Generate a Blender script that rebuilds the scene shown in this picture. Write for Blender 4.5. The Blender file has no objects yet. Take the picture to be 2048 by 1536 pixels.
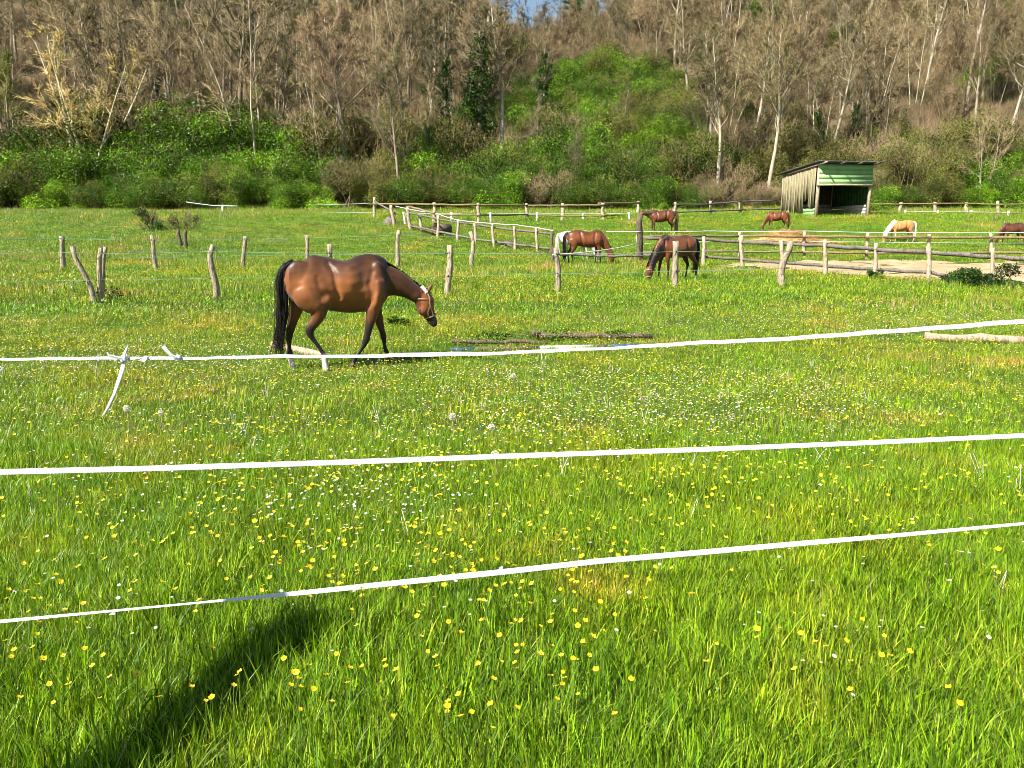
import bpy, math, random
import numpy as np
from mathutils import Vector, Matrix
random.seed(7)
S = bpy.context.scene
R = math.radians
C = bpy.data.collections.new('place'); S.collection.children.link(C)

# ------------------------------------------------------------------ camera, light, exposure
F = 1538.0; PITCH = math.atan(298 / F); CAMZ = 1.6
cd = bpy.data.cameras.new('camera'); cam = bpy.data.objects.new('camera', cd); S.collection.objects.link(cam)
cd.sensor_width = 36; cd.lens = F / 2048 * 36; cd.clip_start = 0.05; cd.clip_end = 2000
cam.location = (0, 0, CAMZ); cam.rotation_euler = (math.pi / 2 - PITCH, 0, 0)
S.camera = cam
SUN_EL, SUN_AZ = R(46), R(50)          # shadows fall to the right and away; AZ measured from forward (+Y) towards +X
w = bpy.data.worlds.new('World'); S.world = w; w.use_nodes = True
nt = w.node_tree; nt.nodes.clear()
sky = nt.nodes.new('ShaderNodeTexSky'); sky.sky_type = 'NISHITA'; sky.sun_disc = False
sky.sun_elevation = SUN_EL; sky.sun_rotation = SUN_AZ + math.pi; sky.air_density = 1.3; sky.dust_density = .6; sky.ozone_density = 2.0
bg = nt.nodes.new('ShaderNodeBackground'); bg.inputs[1].default_value = 0.052
wo = nt.nodes.new('ShaderNodeOutputWorld')
nt.links.new(sky.outputs[0], bg.inputs[0]); nt.links.new(bg.outputs[0], wo.inputs[0])
sl = bpy.data.lights.new('sun', 'SUN'); sl.energy = 5.0; sl.angle = R(.5); sl.color = (1, .945, .85)
so = bpy.data.objects.new('sun', sl); S.collection.objects.link(so)
sd = Vector((math.sin(SUN_AZ) * math.cos(SUN_EL), math.cos(SUN_AZ) * math.cos(SUN_EL), -math.sin(SUN_EL)))
so.rotation_euler = sd.to_track_quat('-Z', 'Y').to_euler(); so.location = (-20, -20, 30)
S.view_settings.view_transform = 'Standard'; S.view_settings.look = 'None'
S.view_settings.exposure = 1.42; S.view_settings.gamma = 1; S.view_settings.use_curve_mapping = False
S.cycles.filter_width = 0.9; S.cycles.max_bounces = 5; S.cycles.diffuse_bounces = 2; S.cycles.glossy_bounces = 2
S.cycles.transmission_bounces = 3; S.cycles.transparent_max_bounces = 4

# ------------------------------------------------------------------ ground shape and picture-to-ground mapping
_py = [-60, 0, 4, 8, 11, 19, 27, 33, 36, 40, 46, 50, 58, 66, 70, 75, 85, 100, 120, 140, 155, 170, 220, 500]
_pz = [0.6, 0, -.04, -.2, -.33, .03, .14, .2, .36, .62, 1.45, 1.95, 2.95, 3.4, 3.7, 4.9, 9, 16.5, 28.5, 39, 45.5, 48, 52, 52]
_ty = np.arange(-60, 500, .25); _tz = np.interp(_ty, _py, _pz)
_k = np.hanning(15); _k /= _k.sum(); _tz = np.convolve(np.pad(_tz, 7, 'edge'), _k, 'valid')
def vnoise(x, y, sc, seed=0):
    x = np.asarray(x, float) / sc + 137.3 + seed * 17.17; y = np.asarray(y, float) / sc + 91.7 + seed * 7.77
    xi = np.floor(x).astype(np.int64); yi = np.floor(y).astype(np.int64); fx = x - xi; fy = y - yi
    fx = fx * fx * (3 - 2 * fx); fy = fy * fy * (3 - 2 * fy)
    def h(a, b):
        n = (a * 374761393 + b * 668265263 + seed * 1442695041) & 0x7fffffff
        n = ((n ^ (n >> 13)) * 1274126177) & 0x7fffffff
        return ((n ^ (n >> 16)) & 0xffff) / 65535.0
    return (h(xi, yi) * (1 - fx) + h(xi + 1, yi) * fx) * (1 - fy) + (h(xi, yi + 1) * (1 - fx) + h(xi + 1, yi + 1) * fx) * fy
def gz(x, y):
    x = np.asarray(x, float); y = np.asarray(y, float)
    z = np.interp(y, _ty, _tz)
    hill = np.clip((y - 72) / 30, 0, 1)
    z = z * (1 - hill * .19 * np.exp(-((x - 6) / 13) ** 2)) + hill * (vnoise(x, y, 22, 3) - .5) * 4
    z = z + (vnoise(x, y, 7, 1) - .5) * .10 * np.clip((y - 5) / 10, 0, 1) + (vnoise(x, y, .9, 2) - .5) * .035
    return z
def g(x, y): return float(gz(x, y))
cp, sp = math.cos(PITCH), math.sin(PITCH)
def ray(px, py):
    a = (px - 1024) / F; b = (768 - py) / F
    return np.array([a, cp + b * sp, -sp + b * cp])
def proj(x, y, z):
    dz = np.asarray(z) - CAMZ; d = y * cp - dz * sp; u = y * sp + dz * cp
    return 1024 + F * np.asarray(x) / d, 768 - F * u / d
def gp(px, py):                       # ground point under a pixel of the photograph
    r = ray(px, py); ts = np.arange(1.5, 170, .02)
    P = r[None, :] * ts[:, None]; zz = P[:, 2] + CAMZ; h = gz(P[:, 0], P[:, 1])
    i = np.argmax(zz <= h)
    if i == 0: i = len(ts) - 1
    return float(P[i, 0]), float(P[i, 1])
def at(px, py, Y):                    # 3-D point on a pixel's ray at forward distance Y
    r = ray(px, py); t = Y / r[1]
    return Vector((r[0] * t, Y, CAMZ + r[2] * t))

# ------------------------------------------------------------------ object helpers
def tag(o, label=None, cat=None, group=None, kind=None):
    if label: o['label'] = label
    if cat: o['category'] = cat
    if group: o['group'] = group
    if kind: o['kind'] = kind
    return o
def empty(name, loc=(0, 0, 0), rz=0):
    o = bpy.data.objects.new(name, None); C.objects.link(o); o.location = loc; o.rotation_euler = (0, 0, rz); o.empty_display_size = .2
    return o
class MB:
    def __init__(s): s.V = []; s.T = []; s.Q = []; s.c = []; s.n = 0
    def add(s, V, T=None, Q=None, col=None):
        V = np.asarray(V, float).reshape(-1, 3)
        if T is not None and len(T): s.T.append(np.asarray(T, np.int64).reshape(-1, 3) + s.n)
        if Q is not None and len(Q): s.Q.append(np.asarray(Q, np.int64).reshape(-1, 4) + s.n)
        s.V.append(V); s.n += len(V)
        if col is None: col = np.ones((len(V), 3)) * .5
        col = np.asarray(col, float)
        if col.ndim == 1: col = np.tile(col, (len(V), 1))
        s.c.append(col)
    def tube(s, pts, rad, n=8, col=None, cap=True, rough=0, rng=None):
        pts = np.asarray(pts, float); m = len(pts); rad = np.broadcast_to(np.asarray(rad, float), (m,))
        t = np.gradient(pts, axis=0); t /= np.linalg.norm(t, axis=1)[:, None] + 1e-9
        ref = np.array([0, 0, 1.]) if abs(t[:, 2]).mean() < .8 else np.array([1., 0, 0])
        a = np.cross(t, ref); a /= np.linalg.norm(a, axis=1)[:, None] + 1e-9; b = np.cross(t, a)
        th = np.arange(n) * 2 * np.pi / n
        rr = rad[:, None] * np.ones((m, n))
        if rough: rr = rr * (1 + rough * (np.random.rand(m, n) - .5))
        V = pts[:, None, :] + rr[..., None] * (np.cos(th)[None, :, None] * a[:, None, :] + np.sin(th)[None, :, None] * b[:, None, :])
        V = V.reshape(-1, 3); Q = []
        i = np.arange(n); j = (i + 1) % n
        for k in range(m - 1): Q.append(np.stack([k * n + i, k * n + j, (k + 1) * n + j, (k + 1) * n + i], 1))
        T = None
        if cap:
            V = np.vstack([V, pts[0], pts[-1]]); e = m * n
            T = np.vstack([np.stack([j, i, np.full(n, e)], 1), np.stack([(m - 1) * n + i, (m - 1) * n + j, np.full(n, e + 1)], 1)])
        s.add(V, T, np.vstack(Q), col)
    def spikes(s, P, D, L, Rr, col=None, bend=0):      # many thin pointed twigs at once
        P = np.asarray(P, float); N = len(P); D = np.asarray(D, float); D = D / (np.linalg.norm(D, axis=1)[:, None] + 1e-9)
        ref = np.tile([0.3, 0.2, .93], (N, 1)); a = np.cross(D, ref); a /= np.linalg.norm(a, axis=1)[:, None] + 1e-9; b = np.cross(D, a)
        L = np.broadcast_to(L, (N,)); Rr = np.broadcast_to(Rr, (N,))
        V = np.zeros((N, 4, 3))
        for k in range(3):
            an = k * 2.0944; V[:, k] = P + Rr[:, None] * (math.cos(an) * a + math.sin(an) * b)
        V[:, 3] = P + D * L[:, None]
        o = (np.arange(N) * 4)[:, None]
        T = np.concatenate([o + np.array([[0, 1, 3]]), o + np.array([[1, 2, 3]]), o + np.array([[2, 0, 3]])])
        c = None if col is None else (np.repeat(np.asarray(col), 4, axis=0) if np.ndim(col) == 2 else col)
        s.add(V.reshape(-1, 3), T, None, c)
    def leaves(s, P, size, col, up=0.0, rng=np.random, asp=.55):    # diamond leaves
        N = len(P); u = rng.normal(size=(N, 3)); u /= np.linalg.norm(u, axis=1)[:, None]
        v = rng.normal(size=(N, 3)); v[:, 2] += up * 2; n_ = v / np.linalg.norm(v, axis=1)[:, None]
        u = u - (u * n_).sum(1)[:, None] * n_; u /= np.linalg.norm(u, axis=1)[:, None] + 1e-9; w_ = np.cross(n_, u)
        L = np.broadcast_to(size, (N,))[:, None]
        V = np.stack([P - u * L * .5, P + w_ * L * asp * .5, P + u * L * .5, P - w_ * L * asp * .5], 1)
        Q = np.arange(N * 4).reshape(N, 4); s.add(V.reshape(-1, 3), None, Q, np.repeat(col, 4, axis=0) if np.ndim(col) == 2 else col)
    def box(s, x0, x1, y0, y1, z0, z1, col=None, M=None, jit=0):
        V = np.array([[x, y, z] for z in (z0, z1) for y in (y0, y1) for x in (x0, x1)], float)
        if jit: V += (np.random.rand(8, 3) - .5) * jit
        if M is not None: V = V @ np.array(M.to_3x3()).T + np.array(M.translation)
        s.add(V, None, [[0, 2, 3, 1], [4, 5, 7, 6], [0, 1, 5, 4], [2, 6, 7, 3], [0, 4, 6, 2], [1, 3, 7, 5]], col)
    def mesh(s, name, mat, smooth=False):
        me = bpy.data.meshes.new(name); V = np.vstack(s.V); T = np.vstack(s.T) if s.T else np.zeros((0, 3), int); Q = np.vstack(s.Q) if s.Q else np.zeros((0, 4), int)
        me.vertices.add(len(V)); me.vertices.foreach_set('co', V.ravel())
        nl = T.size + Q.size; me.loops.add(nl); me.loops.foreach_set('vertex_index', np.concatenate([T.ravel(), Q.ravel()]).astype(np.int32))
        st = np.concatenate([np.arange(len(T)) * 3, T.size + np.arange(len(Q)) * 4]).astype(np.int32)
        me.polygons.add(len(st)); me.polygons.foreach_set('loop_start', st)
        if smooth: me.polygons.foreach_set('use_smooth', np.ones(len(st), bool))
        me.update(calc_edges=True); me.validate()
        if len(me.vertices) == len(V):
            ca = me.color_attributes.new('tint', 'FLOAT_COLOR', 'POINT')
            ca.data.foreach_set('color', np.hstack([np.vstack(s.c), np.ones((len(V), 1))]).ravel())
        if mat: me.materials.append(mat)
        return me
    def obj(s, name, mat, parent=None, smooth=False):
        o = bpy.data.objects.new(name, s.mesh(name, mat, smooth)); C.objects.link(o); o.parent = parent
        return o
def mobj(name, me, parent=None, loc=(0, 0, 0), rz=0, sc=1):
    o = bpy.data.objects.new(name, me); C.objects.link(o); o.parent = parent; o.location = loc; o.rotation_euler = (0, 0, rz)
    o.scale = (sc, sc, sc) if np.isscalar(sc) else sc
    return o

# ------------------------------------------------------------------ materials
def mat(name, rough=.8, spec=.3):
    m = bpy.data.materials.new(name); m.use_nodes = True; b = m.node_tree.nodes['Principled BSDF']
    b.inputs['Roughness'].default_value = rough; b.inputs['Specular IOR Level'].default_value = spec
    return m, m.node_tree, b
def noise_mix(n, c1, c2, scale, detail=4, coord='Object', stretch=(1, 1, 1), lo=.35, hi=.65):
    tc = n.nodes.new('ShaderNodeTexCoord'); mp = n.nodes.new('ShaderNodeMapping'); mp.inputs['Scale'].default_value = stretch
    nz = n.nodes.new('ShaderNodeTexNoise'); nz.inputs['Scale'].default_value = scale; nz.inputs['Detail'].default_value = detail
    if coord == 'World':
        ge = n.nodes.new('ShaderNodeNewGeometry'); n.links.new(ge.outputs['Position'], mp.inputs[0])
    else: n.links.new(tc.outputs[coord], mp.inputs[0])
    n.links.new(mp.outputs[0], nz.inputs[0])
    mr = n.nodes.new('ShaderNodeMapRange'); mr.inputs[1].default_value = lo; mr.inputs[2].default_value = hi
    n.links.new(nz.outputs[0], mr.inputs[0])
    mx = n.nodes.new('ShaderNodeMix'); mx.data_type = 'RGBA'; n.links.new(mr.outputs[0], mx.inputs[0])
    for sck, c in ((6, c1), (7, c2)):
        if isinstance(c, bpy.types.NodeSocket): n.links.new(c, mx.inputs[sck])
        else: mx.inputs[sck].default_value = (*c, 1)
    return mx.outputs[2], nz.outputs[0]
def bump(n, b, h, strength=.4, dist=.02):
    bp = n.nodes.new('ShaderNodeBump'); bp.inputs['Strength'].default_value = strength; bp.inputs['Distance'].default_value = dist
    n.links.new(h, bp.inputs['Height']); n.links.new(bp.outputs[0], b.inputs['Normal'])
def attr(n):
    a = n.nodes.new('ShaderNodeAttribute'); a.attribute_name = 'tint'; return a.outputs['Color']
def mul(n, a, b):
    m = n.nodes.new('ShaderNodeMix'); m.data_type = 'RGBA'; m.blend_type = 'MULTIPLY'; m.inputs[0].default_value = 1
    for sck, c in ((6, a), (7, b)):
        if isinstance(c, bpy.types.NodeSocket): n.links.new(c, m.inputs[sck])
        else: m.inputs[sck].default_value = (*c, 1)
    return m.outputs[2]
def wood(name, c1, c2, c3=None, scale=6, rough=.85):
    m, n, b = mat(name, rough, .2)
    c, h = noise_mix(n, c1, c2, scale, 6, 'Object', (6, 6, .7))
    c2_, _ = noise_mix(n, c, c3 or tuple(x * .55 for x in c1), 2.5, 5, 'World', (3, 3, 3), .5, .75)
    n.links.new(c2_, b.inputs['Base Color']); bump(n, b, h, 1.0, .04)
    return m
def plain(name, c, rough=.6, spec=.3, var=.8, scale=20, metallic=0):
    m, n, b = mat(name, rough, spec); b.inputs['Metallic'].default_value = metallic
    col, h = noise_mix(n, c, tuple(x * var for x in c), scale, 4, 'World'); n.links.new(col, b.inputs['Base Color'])
    return m
def leafmat(name, transl=.35, rnd=.35, gloss=.12, wn=None, rough=.5):
    m = bpy.data.materials.new(name); m.use_nodes = True; n = m.node_tree; n.nodes.clear()
    out = n.nodes.new('ShaderNodeOutputMaterial'); col = attr(n)
    if wn: 
        for (tintc, sc_, lo, hi) in wn:
            t, _ = noise_mix(n, (1, 1, 1), tintc, sc_, 3, 'World', (1, 1, 1), lo, hi); col = mul(n, col, t)
    oi = n.nodes.new('ShaderNodeObjectInfo'); mr = n.nodes.new('ShaderNodeMapRange'); mr.inputs[3].default_value = 1 - rnd; mr.inputs[4].default_value = 1 + rnd
    n.links.new(oi.outputs['Random'], mr.inputs[0]); hs = n.nodes.new('ShaderNodeHueSaturation'); n.links.new(col, hs.inputs['Color']); n.links.new(mr.outputs[0], hs.inputs['Value'])
    d = n.nodes.new('ShaderNodeBsdfDiffuse'); t = n.nodes.new('ShaderNodeBsdfTranslucent'); gl = n.nodes.new('ShaderNodeBsdfGlossy'); gl.inputs['Roughness'].default_value = rough
    warm = mul(n, hs.outputs[0], (1.25, 1.15, .5))
    n.links.new(hs.outputs[0], d.inputs[0]); n.links.new(warm, t.inputs[0])
    m1 = n.nodes.new('ShaderNodeMixShader'); m1.inputs[0].default_value = transl; n.links.new(d.outputs[0], m1.inputs[1]); n.links.new(t.outputs[0], m1.inputs[2])
    fr = n.nodes.new('ShaderNodeFresnel'); fr.inputs[0].default_value = 1.4
    fm = n.nodes.new('ShaderNodeMath'); fm.operation = 'MULTIPLY'; fm.inputs[1].default_value = gloss * 5; n.links.new(fr.outputs[0], fm.inputs[0])
    m2 = n.nodes.new('ShaderNodeMixShader'); n.links.new(fm.outputs[0], m2.inputs[0]); n.links.new(m1.outputs[0], m2.inputs[1]); n.links.new(gl.outputs[0], m2.inputs[2])
    n.links.new(m2.outputs[0], out.inputs[0])
    return m
def attrmat(name, rough=.8, spec=.2, rnd=.0):
    m, n, b = mat(name, rough, spec); c = attr(n)
    if rnd:
        oi = n.nodes.new('ShaderNodeObjectInfo'); mr = n.nodes.new('ShaderNodeMapRange'); mr.inputs[3].default_value = 1 - rnd; mr.inputs[4].default_value = 1 + rnd
        n.links.new(oi.outputs['Random'], mr.inputs[0]); hs = n.nodes.new('ShaderNodeHueSaturation'); n.links.new(c, hs.inputs['Color']); n.links.new(mr.outputs[0], hs.inputs['Value']); c = hs.outputs[0]
    n.links.new(c, b.inputs['Base Color']); return m

M = {}
M['grass'] = leafmat('grass_blade', .28, .28, .03, [((1.4, 1.05, .9), .25, .5, .66), ((.70, .86, .8), .55, .5, .68), ((1.35, 1.12, 1.3), 1.7, .5, .7), ((1.8, 1.08, 2.6), .42, .56, .70)], .45)
M['leaf'] = leafmat('leaf', .26, .28, .012, [((.75, .85, .8), .35, .5, .6)])
M['darkleaf'] = leafmat('ivy_leaf', .2, .2, .03)
M['flower'] = leafmat('petal', .3, .08, .03)
M['twig'] = attrmat('twig', .9, .1, .25)
M['bark'] = attrmat('bark', .9, .1, .12)
n = M['bark'].node_tree; b = n.nodes['Principled BSDF']
c, h = noise_mix(n, (1, 1, 1), (.45, .42, .36), 2.2, 5, 'Object', (1.5, 1.5, .6), .45, .7)
src = b.inputs['Base Color'].links[0].from_socket; n.links.new(mul(n, src, c), b.inputs['Base Color'])
M['post'] = wood('weathered_post', (.42, .34, .25), (.24, .19, .13), (.13, .115, .07))
M['oldpost'] = wood('dark_old_post', (.17, .13, .09), (.07, .055, .04))
M['rail'] = wood('brown_rail', (.30, .21, .11), (.17, .12, .07), (.10, .09, .05))
M['greyrail'] = wood('grey_board', (.22, .19, .16), (.10, .09, .075), (.06, .05, .04))
M['palepost'] = wood('pale_post', (.52, .42, .30), (.34, .27, .18), (.2, .16, .11))
M['log'] = wood('bleached_log', (.50, .38, .26), (.30, .21, .14), (.14, .10, .07), 3)
M['insul'] = plain('black_plastic', (.02, .02, .02), .5)
M['whiteplastic'] = plain('white_plastic', (.75, .76, .78), .5, .4, .9)
M['wire_green'] = plain('green_wire', (.20, .38, .28), .5, .3, .6, 3)
M['wire_white'] = plain('white_wire', (.75, .8, .82), .5, .3, .8, 3)
M['coat'] = attrmat('horse_coat', .46, .34); 
n = M['coat'].node_tree; b = n.nodes['Principled BSDF']; b.inputs['Sheen Weight'].default_value = .1
c, h = noise_mix(n, (1, 1, 1), (.75, .70, .66), 3.5, 4, 'Object', (1, 1, 1), .4, .65)
src = b.inputs['Base Color'].links[0].from_socket; n.links.new(mul(n, src, c), b.inputs['Base Color'])
tc = n.nodes.new('ShaderNodeTexCoord'); nz = n.nodes.new('ShaderNodeTexNoise'); nz.inputs['Scale'].default_value = 90; nz.inputs['Detail'].default_value = 3
n.links.new(tc.outputs['Object'], nz.inputs[0]); bump(n, b, nz.outputs[0], .15, .004)
M['hair'] = attrmat('horse_hair', .45, .4)
M['halter'] = plain('halter_strap', (.36, .25, .17), .7)
M['eye'] = plain('horse_eye', (.01, .008, .006), .1, .8)
M['straw'] = attrmat('straw', .8, .2)
def tapemat():
    m, n, b = mat('tape', .55, .3)
    uv = n.nodes.new('ShaderNodeUVMap'); sx = n.nodes.new('ShaderNodeSeparateXYZ'); n.links.new(uv.outputs[0], sx.inputs[0])
    wv = n.nodes.new('ShaderNodeMath'); wv.operation = 'MULTIPLY'; wv.inputs[1].default_value = 5; n.links.new(sx.outputs[1], wv.inputs[0])
    fr = n.nodes.new('ShaderNodeMath'); fr.operation = 'FRACT'; n.links.new(wv.outputs[0], fr.inputs[0])
    lt = n.nodes.new('ShaderNodeMath'); lt.operation = 'LESS_THAN'; lt.inputs[1].default_value = .16; n.links.new(fr.outputs[0], lt.inputs[0])
    du = n.nodes.new('ShaderNodeMath'); du.operation = 'MULTIPLY'; du.inputs[1].default_value = 90; n.links.new(sx.outputs[0], du.inputs[0])
    df = n.nodes.new('ShaderNodeMath'); df.operation = 'FRACT'; n.links.new(du.outputs[0], df.inputs[0])
    dl = n.nodes.new('ShaderNodeMath'); dl.operation = 'LESS_THAN'; dl.inputs[1].default_value = .6; n.links.new(df.outputs[0], dl.inputs[0])
    mm = n.nodes.new('ShaderNodeMath'); mm.operation = 'MULTIPLY'; n.links.new(lt.outputs[0], mm.inputs[0]); n.links.new(dl.outputs[0], mm.inputs[1])
    mx = n.nodes.new('ShaderNodeMix'); mx.data_type = 'RGBA'; n.links.new(mm.outputs[0], mx.inputs[0]); mx.inputs[6].default_value = (.55, .56, .58, 1); mx.inputs[7].default_value = (.10, .11, .12, 1)
    n.links.new(mx.outputs[2], b.inputs['Base Color']); 
    b.inputs['Transmission Weight'].default_value = 0
    return m
M['tape'] = tapemat()
# ground
m, n, b = mat('meadow_soil', .95, .05)
c1, h1 = noise_mix(n, (.045, .085, .012), (.10, .13, .03), .6, 6, 'World')
c2, h2 = noise_mix(n, c1, (.17, .14, .07), .35, 5, 'World', (1, 1, 1), .56, .7)
c3, h3 = noise_mix(n, c2, (.03, .05, .01), 14, 6, 'World', (1, 1, 1), .45, .65)
n.links.new(c3, b.inputs['Base Color']); bump(n, b, h3, .9, .08); M['meadow'] = m
m, n, b = mat('forest_floor', 1, .03)
c1, _ = noise_mix(n, (.06, .045, .022), (.025, .04, .012), .25, 6, 'World')
c2, h2 = noise_mix(n, c1, (.10, .07, .035), 3, 6, 'World', (1, 1, 1), .45, .7)
n.links.new(c2, b.inputs['Base Color']); bump(n, b, h2, 1, .3); M['forest'] = m
m, n, b = mat('sand', .95, .05)
c1, _ = noise_mix(n, (.40, .30, .18), (.29, .21, .12), 1.2, 6, 'World')
c2, h2 = noise_mix(n, c1, (.27, .20, .12), 6, 6, 'World', (1, 1, 1), .5, .75)
n.links.new(c2, b.inputs['Base Color']); bump(n, b, h2, 1, .06); M['sand'] = m

# ------------------------------------------------------------------ ground sheets
def sheet(name, xs, ys, material, dz=0):
    X, Y = np.meshgrid(xs, ys); Z = gz(X, Y) + dz; V = np.stack([X, Y, Z], -1).reshape(-1, 3); nx, ny = len(xs), len(ys)
    i = np.arange((nx - 1) * (ny - 1)); r, c_ = i // (nx - 1), i % (nx - 1); a = r * nx + c_
    mb = MB(); mb.add(V, None, np.stack([a, a + 1, a + nx + 1, a + nx], 1)); o = mb.obj(name, material, None, True); tag(o, kind='structure'); return o
ysm = np.concatenate([np.arange(-60, 0, 5), np.arange(0, 12, .25), np.arange(12, 40, .6), np.arange(40, 72.1, 1)])
sheet('meadow', np.concatenate([np.arange(-120, -30, 6), np.arange(-30, -6, 1), np.arange(-6, 6, .3), np.arange(6, 30, 1), np.arange(30, 121, 6)]), ysm, M['meadow'])
sheet('hillside', np.arange(-260, 261, 5), np.concatenate([np.arange(ysm[-1], 180, 3), np.arange(180, 500, 20)]), M['forest'])
# sand arena polygon
SAND = [(1428, 533), (1500, 527), (1640, 522), (1800, 521), (2048, 526), (2260, 530), (2260, 590), (2048, 572), (1900, 566), (1750, 557), (1640, 550), (1520, 541)]
SG = np.array([gp(*p) for p in SAND])
def in_poly(x, y, P):
    x = np.asarray(x); y = np.asarray(y); ins = np.zeros(x.shape, bool); j = len(P) - 1
    for i in range(len(P)):
        xi, yi = P[i]; xj, yj = P[j]
        with np.errstate(divide='ignore', invalid='ignore'):
            t = ((yi > y) != (yj > y)) & (x < (xj - xi) * (y - yi) / (yj - yi + 1e-12) + xi)
        ins ^= t; j = i
    return ins
x0, x1, y0, y1 = SG[:, 0].min(), SG[:, 0].max(), SG[:, 1].min(), SG[:, 1].max()
xs, ys = np.arange(x0 - 1, x1 + 1, .2), np.arange(y0 - 1, y1 + 1, .2)
X, Y = np.meshgrid(xs, ys); jx = X + (vnoise(X, Y, .8, 5) - .5) * .8; jy = Y + (vnoise(X, Y, .8, 6) - .5) * .8
ins = in_poly(jx, jy, SG); nx = len(xs)
V = np.stack([X, Y, gz(X, Y) + .03 + .14 * (vnoise(X, Y, .55, 9) - .5)], -1).reshape(-1, 3)
a = (np.arange(len(ys) - 1)[:, None] * nx + np.arange(nx - 1)[None, :]); k = ins[:-1, :-1] & ins[1:, 1:]
a = a[k]; mb = MB(); mb.add(V, None, np.stack([a, a + 1, a + nx + 1, a + nx], 1)); o = mb.obj('sand_ground', M['sand'], None, True); tag(o, kind='structure')

# ------------------------------------------------------------------ scatter (for what nobody could count)
def proto_coll(name, meshes):
    cc = bpy.data.collections.new(name)
    for me in meshes:
        o = bpy.data.objects.new(name, me); cc.objects.link(o)
    return cc
def scatter(name, pts, scl, idx, coll, label=None, cat=None, tilt=.12, sz=None):
    N = len(pts); me = bpy.data.meshes.new(name); me.vertices.add(N); me.vertices.foreach_set('co', np.asarray(pts, float).ravel())
    a = me.attributes.new('rot', 'FLOAT_VECTOR', 'POINT'); rot = np.stack([np.random.normal(0, tilt, N), np.random.normal(0, tilt, N), np.random.rand(N) * 6.283], 1); a.data.foreach_set('vector', rot.ravel())
    a = me.attributes.new('scl', 'FLOAT_VECTOR', 'POINT'); sc_ = np.stack([scl, scl, scl * (sz if sz is not None else 1)], 1); a.data.foreach_set('vector', sc_.ravel())
    a = me.attributes.new('idx', 'INT', 'POINT'); a.data.foreach_set('value', np.asarray(idx, np.int32))
    o = bpy.data.objects.new(name, me); C.objects.link(o); tag(o, label, cat, kind='stuff')
    ng = bpy.data.node_groups.new(name, 'GeometryNodeTree'); ng.interface.new_socket('Geometry', in_out='INPUT', socket_type='NodeSocketGeometry'); ng.interface.new_socket('Geometry', in_out='OUTPUT', socket_type='NodeSocketGeometry')
    N_ = ng.nodes; gi = N_.new('NodeGroupInput'); go = N_.new('NodeGroupOutput'); ip = N_.new('GeometryNodeInstanceOnPoints')
    ci = N_.new('GeometryNodeCollectionInfo'); ci.inputs[0].default_value = coll; ci.inputs[1].default_value = True; ci.inputs[2].default_value = True
    def na(nm, t): q = N_.new('GeometryNodeInputNamedAttribute'); q.data_type = t; q.inputs[0].default_value = nm; return q.outputs[0]
    er = N_.new('FunctionNodeEulerToRotation'); L = ng.links
    L.new(na('rot', 'FLOAT_VECTOR'), er.inputs[0]); L.new(er.outputs[0], ip.inputs['Rotation']); L.new(na('scl', 'FLOAT_VECTOR'), ip.inputs['Scale'])
    ip.inputs['Pick Instance'].default_value = True; L.new(na('idx', 'INT'), ip.inputs['Instance Index'])
    L.new(gi.outputs[0], ip.inputs['Points']); L.new(ci.outputs[0], ip.inputs['Instance']); L.new(ip.outputs[0], go.inputs[0])
    md = o.modifiers.new('scatter', 'NODES'); md.node_group = ng
    return o
GREENS = np.array([(.16, .30, .006), (.19, .34, .008), (.25, .39, .012), (.07, .16, .005), (.33, .42, .03), (.13, .25, .008)])
def tuft(rng, rad, nb, h0, h1, wd, dry=.03, lean=.5, segs=3, fine=0):
    mb = MB(); ang = rng.random(nb) * 6.283; rr = rad * np.sqrt(rng.random(nb)); P = np.stack([rr * np.cos(ang), rr * np.sin(ang), np.full(nb, -.02)], 1)
    h = rng.uniform(h0, h1, nb) * (.55 + .9 * rng.random(nb) ** 2); a = rng.random(nb) * 6.283; ln = rng.random(nb) ** 1.3 * lean * h
    fa = a + 1.57 + rng.normal(0, .5, nb); wv = np.stack([np.cos(fa), np.sin(fa), np.zeros(nb)], 1) * (wd * rng.uniform(.5, 1.2, nb))[:, None]
    d = np.stack([np.cos(a), np.sin(a), np.zeros(nb)], 1)
    rows = []
    for k in range(segs + 1):
        t = k / segs; c_ = P + d * (ln * t ** 2)[:, None] + np.array([0, 0, 1]) * (h * (t - .18 * t * t * (ln / h)))[:, None]; wk = (1 - t ** 1.6) * .9 + .04
        if k < segs: rows += [c_ - wv * .5 * wk, c_ + wv * .5 * wk]
        else: rows += [c_]
    V = np.stack(rows, 1); m = V.shape[1]; o = (np.arange(nb) * m)[:, None]; Q = []
    for k in range(segs - 1): Q.append(o + np.array([[2 * k, 2 * k + 1, 2 * k + 3, 2 * k + 2]]))
    T = o + np.array([[m - 3, m - 2, m - 1]])
    col = GREENS[rng.integers(0, len(GREENS), nb)] * rng.uniform(.5, 1.45, (nb, 1))
    dr = rng.random(nb) < dry; col[dr] = np.array([.42, .33, .17]) * rng.uniform(.7, 1.2, (dr.sum(), 1))
    mb.add(V.reshape(-1, 3), T, np.concatenate(Q), np.repeat(col, m, axis=0))
    return mb.mesh('grass_tuft', M['grass'])
def wedge(Y0, Y1, dens, k=.72, pad=.6):
    area = ((k * Y1 + pad) + (k * Y0 + pad)) * (Y1 - Y0); N = int(dens * area)
    u = np.random.rand(N * 2 + 10); y = Y0 + (Y1 - Y0) * u; keep = np.random.rand(len(y)) < (k * y + pad) / (k * Y1 + pad); y = y[keep][:N]
    x = (np.random.rand(len(y)) * 2 - 1) * (k * y + pad); s_ = ~in_poly(x, y, SG)
    return x[s_], y[s_]
rg = np.random.default_rng(3)
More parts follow.
